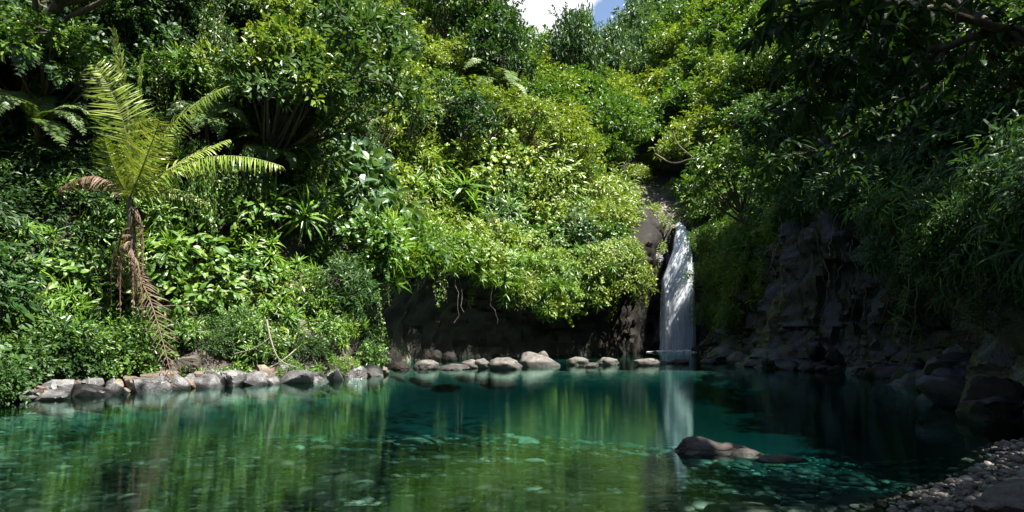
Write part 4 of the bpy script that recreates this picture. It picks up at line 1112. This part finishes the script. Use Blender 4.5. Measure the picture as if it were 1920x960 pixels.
for k in range(20):
    p, n = slope_pt(420, 1230, 20, 380)
    place('sapling', k % 3, p, (.8, .8, 1.0)*np.array(r.uniform(.8, 1.35)), n*.35+np.array([0, 0, 1]), mat='bright' if r.random() < .6 else 'mid', label='slender sapling with a bare pale stem standing out of the middle slope', cat='tree', group='slender saplings on the middle slope')
for k in range(16):
    p, n = slope_pt(420, 1200, 60, 520)
    place('blade_plant', k % 2, p+n*.8, r.uniform(.5, .8), n+np.array([0, 0, -.5]), mat='dead', label='hanging clump of dead brown leaves on the middle slope', cat='plant', group='clumps of dead brown leaves on the middle slope')
# ------------------------------------------------------------------ ferns and other single plants
def fern_frond_plant(px, py, d, sc, var, axis, label, mat='fern'):
    return place('tree_fern', var, unproj(px, py, d), sc, axis, mat=mat, label=label, cat='tree fern', group='tree ferns on the slopes')
def fern_on(px, py, sc, var, label, axis=None, lift=.3, mat='fern'):
    p = hit(px, py)
    if p is None: return
    n = gnorm(p[0:1], p[1:2])[0]; p = p+n*.55*sc
    return place('tree_fern', var, p, sc, axis if axis is not None else (n*.8+np.array([0, 0, .8])), mat=mat, label=label, cat='tree fern', group='tree ferns on the slopes')
fern_on(20, 235, 1.0, 0, 'pale feathery tree fern at the left edge, uppermost', mat='blue')
fern_on(60, 330, .9, 1, 'bright green tree fern below the pale one at the left edge')
fern_on(385, 300, .8, 0, 'fern with stiff upright fronds right of the palm crown')
fern_on(780, 110, 1.5, 1, 'large tree fern overhanging at the top above the middle slope')
fern_on(900, 230, 1.7, 0, 'tree fern with long pale arching fronds in the middle of the slope')
fern_on(1040, 150, 1.6, 1, 'backlit tree fern below the gap of sky')
fern_on(690, 60, 1.2, 0, 'tree fern cut by the top edge left of the middle')
fern_on(620, 270, 1.0, 1, 'small fern in half shade on the upper slope')
fern_on(480, 360, .8, 0, 'small fern beside the tip of the lowest palm frond')

# ------------------------------------------------------------------ leaning tree over the near right water
t = tag(empty('overhanging_tree', (9.6, 6.5, 5.2)), 'dark tree leaning in from the right edge with large leaves against the light', 'tree')
B0 = np.array([9.6, 6.5, 5.2]); tr = np.random.default_rng(91)
tb = MB(); base = np.array([0, 0, -1.2]); fork = unproj(1960, 80, 8.2)-B0
tb.add(*tube(bez(base, (-.3, .2, .6), fork, 12), np.linspace(.22, .12, 12), 9)); tb.obj('trunk', M['bark'], t, smooth=True)
cb = MB()
def bough(pxs, rad):
    P = np.array([unproj(*q) for q in pxs])-B0
    # smooth
    for _ in range(2): P = chaikin(P, 1)
    P = P+tr.normal(0, .02, P.shape)
    bb = MB(); bb.add(*tube(P, np.linspace(rad, rad*.22, len(P)), 7))
    ends = []
    for k in range(int(len(P)*.9)):
        j = tr.integers(len(P)//4, len(P)); b = P[j]; dv = rdir(tr, 1)[0]*tr.uniform(.3, 1.0); dv[2] = dv[2]*.6-.1
        bb.add(*tube(bez(b, b+dv*.5+np.array([0, 0, .08]), b+dv, 6), np.linspace(rad*.25, .004, 6), 5)); ends.append(b+dv); ends.append(b+dv*.6)
    bb.obj('branch', M['bark'], t, smooth=True)
    for e in ends+list(P[len(P)//2::2]):
        n = int(tr.integers(5, 10)); D = rdir(tr, n); D[:, 2] = D[:, 2]*.5-.35; Pq = e+D*.05+tr.normal(0, .05, (n, 3))
        N = np.array([0, 0, 1.])+tr.normal(0, .35, (n, 3)); l = tr.uniform(.14, .27, n); leaves(cb, Pq, D, N, l, l*.42, BIG)
bough([(1960, 80, 8.2), (1850, 60, 8.3), (1760, 95, 8.6), (1690, 90, 8.8), (1630, 40, 9.0), (1560, -10, 9.2)], .07)
bough([(1950, 70, 8.2), (1800, 30, 8.0), (1700, 0, 7.6), (1600, 0, 7.4), (1500, 20, 7.4), (1440, 50, 7.6)], .06)
bough([(1900, 70, 8.3), (1800, 10, 9), (1720, -60, 9.5), (1600, -110, 9.8)], .06)
bough([(1760, 95, 8.6), (1700, 150, 9.0), (1620, 170, 9.6), (1540, 150, 10.2), (1480, 200, 10.6)], .04)
bough([(1850, 60, 8.3), (1780, 130, 9.5), (1700, 190, 10.5), (1600, 240, 11.5), (1520, 300, 12)], .045)
bough([(1700, 0, 7.6), (1620, 60, 8.0), (1560, 90, 8.4), (1530, 140, 8.6)], .03)
cb.obj('crown', M['dark'], t)

# boughs of the bank trees: trees rooted on the right slope, crowns over the water
for k, (x, y, sc, v, lab) in enumerate([
  (15.0, 29, 1.0, 0, 'leafy tree on the right wall whose crown hangs over the shiny buttress'),
  (14.2, 39, 1.2, 1, 'leafy tree on the right wall just right of the waterfall'),
  (16.5, 22.5, 1.0, 2, 'shaded tree on the right wall above the narrow leaved tufts'),
  (16.6, 42.5, 1.15, 0, 'tree at the top right of the waterfall with branches reaching across it')]):
    z = hgt(x, y); place('small_tree', v, (x-.4, y, z-.3), sc, (-.3, -.1, .9), mat='mid' if k in (0, 1, 3) else 'dark', label=lab, cat='tree')
def crest_tree(px, top, d0, d1, wide, v, mat, lab, kind='forest_tree', H0=9.0):
    """a tree rooted on the ridge line of its stretch of slope, as tall as the one in the photograph"""
    d = np.arange(d0, d1, .5); x = (px-960)/F*d; h = height(x, d); k = int(((h-CAMZ)/d).argmax())
    need = (HZ-top)/F*d[k]+CAMZ-h[k]; sz = need/(H0*.98)
    place(kind, v, (x[k], d[k], h[k]-.2), (sz*wide, sz*wide, sz), mat=mat, label=lab, cat='tree')
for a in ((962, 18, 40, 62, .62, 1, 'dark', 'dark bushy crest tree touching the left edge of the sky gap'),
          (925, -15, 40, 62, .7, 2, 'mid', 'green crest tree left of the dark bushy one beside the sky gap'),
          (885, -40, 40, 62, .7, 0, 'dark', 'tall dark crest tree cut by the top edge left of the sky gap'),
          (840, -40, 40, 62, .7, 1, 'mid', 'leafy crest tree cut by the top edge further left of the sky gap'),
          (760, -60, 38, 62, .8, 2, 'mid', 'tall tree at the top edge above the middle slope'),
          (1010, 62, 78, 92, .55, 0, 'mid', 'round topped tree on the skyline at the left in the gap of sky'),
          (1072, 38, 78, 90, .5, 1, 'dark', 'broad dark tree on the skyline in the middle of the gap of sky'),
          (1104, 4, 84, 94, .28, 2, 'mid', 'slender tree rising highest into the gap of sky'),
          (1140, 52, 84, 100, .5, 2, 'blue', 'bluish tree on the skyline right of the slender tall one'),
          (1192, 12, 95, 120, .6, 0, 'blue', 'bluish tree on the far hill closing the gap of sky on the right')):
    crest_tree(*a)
for k, (px, py, sc, v, mat, lab) in enumerate([
  (560, 60, .6, 1, 'dark', 'shaded tree at the top edge right of the palm'),
  (430, 60, .6, 0, 'dark', 'dark tree at the top edge above the palm'),
  (60, 60, .5, 2, 'dark', 'dark tree in the upper left corner')]):
    p = hit(px, py)
    if p is not None: place('forest_tree', v, p, sc, mat=mat, label=lab, cat='tree')

for k, (x, y, sc, v, ax, lab) in enumerate([  # unseen trees added to shade the near pool and the gravel
  (10.9, -1.2, 1.7, 1, (-.16, .22, 1), 'unseen tall straight tree added beside the viewpoint to shade the pool'),
  (12.4, 1.0, 1.75, 0, (-.5, .1, .85), 'unseen spreading tree added beyond the right edge to shade the near pool'),
  (10.6, 6.5, 1.8, 1, (-.5, .0, .85), 'unseen tall tree added on the near right bank, crown shading the pool'),
  (11.2, -3.5, 1.85, 2, (-.75, .35, .8), 'unseen tall tree added behind the viewpoint for shade'),
  (11.6, 3.9, 1.65, 1, (-.06, .0, 1), 'unseen upright tree added behind the gravel for shade')]):
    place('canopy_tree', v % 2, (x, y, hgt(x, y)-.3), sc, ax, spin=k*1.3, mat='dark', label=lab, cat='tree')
for k, (x, y, sc, v, ax, lab) in enumerate([  # trees added with crowns above the view to shade the upper left
  (-15.0, 20.5, 1.0, 1, (.6, -.25, .85), 'tall tree added on the upper left slope to shade the corner'),
  (-18.0, 22.0, 1.5, 2, (.42, .0, .95), 'tall tree added on the left crest to shade the corner')]):
    place('canopy_tree', v % 2, (x, y, hgt(x, y)-.3), sc, ax, spin=k*1.3, mat='dark', label=lab, cat='tree')

# prototypes nobody used are removed again
for (kind, v), (o, used) in FIRST.items():
    if not used:
        for c in list(o.children_recursive): bpy.data.objects.remove(c)
        bpy.data.objects.remove(o)

# ------------------------------------------------------------------ light, sky, camera
SUN = Vector((.40, -.24, .885)).normalized()
w = bpy.data.worlds.new('World'); scn.world = w; w.use_nodes = True
nt = w.node_tree; nt.nodes.clear(); L = nt.links
out = nd(nt, 'OutputWorld'); bg = nd(nt, 'Background'); bg.inputs[1].default_value = .05
sky = nd(nt, 'TexSky', sky_type='NISHITA'); sky.sun_disc = False
sky.sun_elevation = math.asin(SUN.z); sky.sun_rotation = math.atan2(SUN.x, SUN.y)
tc = nd(nt, 'TexCoord'); mp = nd(nt, 'Mapping'); mp.inputs['Scale'].default_value = (5, 5, 9); mp.inputs['Location'].default_value = (.75, .3, .5)
L.new(tc.outputs['Generated'], mp.inputs[0])
no = nd(nt, 'TexNoise'); no.inputs['Scale'].default_value = 1.3; no.inputs['Detail'].default_value = 7; no.inputs['Roughness'].default_value = .55
L.new(mp.outputs[0], no.inputs['Vector'])
dv = Vector((40/F, 1, 612/F)).normalized()
dp = nd(nt, 'VectorMath', operation='DOT_PRODUCT'); L.new(tc.outputs['Generated'], dp.inputs[0]); dp.inputs[1].default_value = dv
cm = nd(nt, 'MapRange'); cm.inputs[1].default_value = .9945; cm.inputs[2].default_value = .999; cm.inputs[4].default_value = .34; L.new(dp.outputs['Value'], cm.inputs[0])
cl = ramp(nt, mathn(nt, 'ADD', no.outputs[0], cm.outputs[0]), [(.60, (0, 0, 0)), (.70, (1, 1, 1))])
mx = nd(nt, 'Mix', data_type='RGBA'); L.new(cl.outputs[0], mx.inputs[0]); L.new(sky.outputs[0], mx.inputs[6]); mx.inputs[7].default_value = (6.0, 6.1, 6.25, 1)
L.new(mx.outputs[2], bg.inputs[0]); L.new(bg.outputs[0], out.inputs[0])
sl = bpy.data.lights.new('sun', 'SUN'); sl.energy = 5.0; sl.angle = math.radians(.5); sl.color = (1, .95, .86)
so = bpy.data.objects.new('sun', sl); COL.objects.link(so); so.rotation_euler = SUN.to_track_quat('Z', 'Y').to_euler()

cam = bpy.data.cameras.new('camera'); co = bpy.data.objects.new('camera', cam); COL.objects.link(co)
cam.sensor_width = 36; cam.lens = 36*F/1920; cam.shift_y = (HZ-480)/1920; cam.clip_end = 2000; cam.clip_start = .05
co.location = (0, 0, CAMZ); co.rotation_euler = (math.radians(90), 0, 0); scn.camera = co
vs = scn.view_settings; vs.view_transform = 'Standard'; vs.look = 'None'; vs.exposure = 2.1; vs.gamma = 1
scn.render.engine = 'CYCLES'; cy = scn.cycles
cy.max_bounces = 7; cy.diffuse_bounces = 3; cy.glossy_bounces = 3; cy.transmission_bounces = 4; cy.transparent_max_bounces = 12
cy.sample_clamp_indirect = 6; cy.use_denoising = True; cy.caustics_reflective = False; cy.caustics_refractive = False
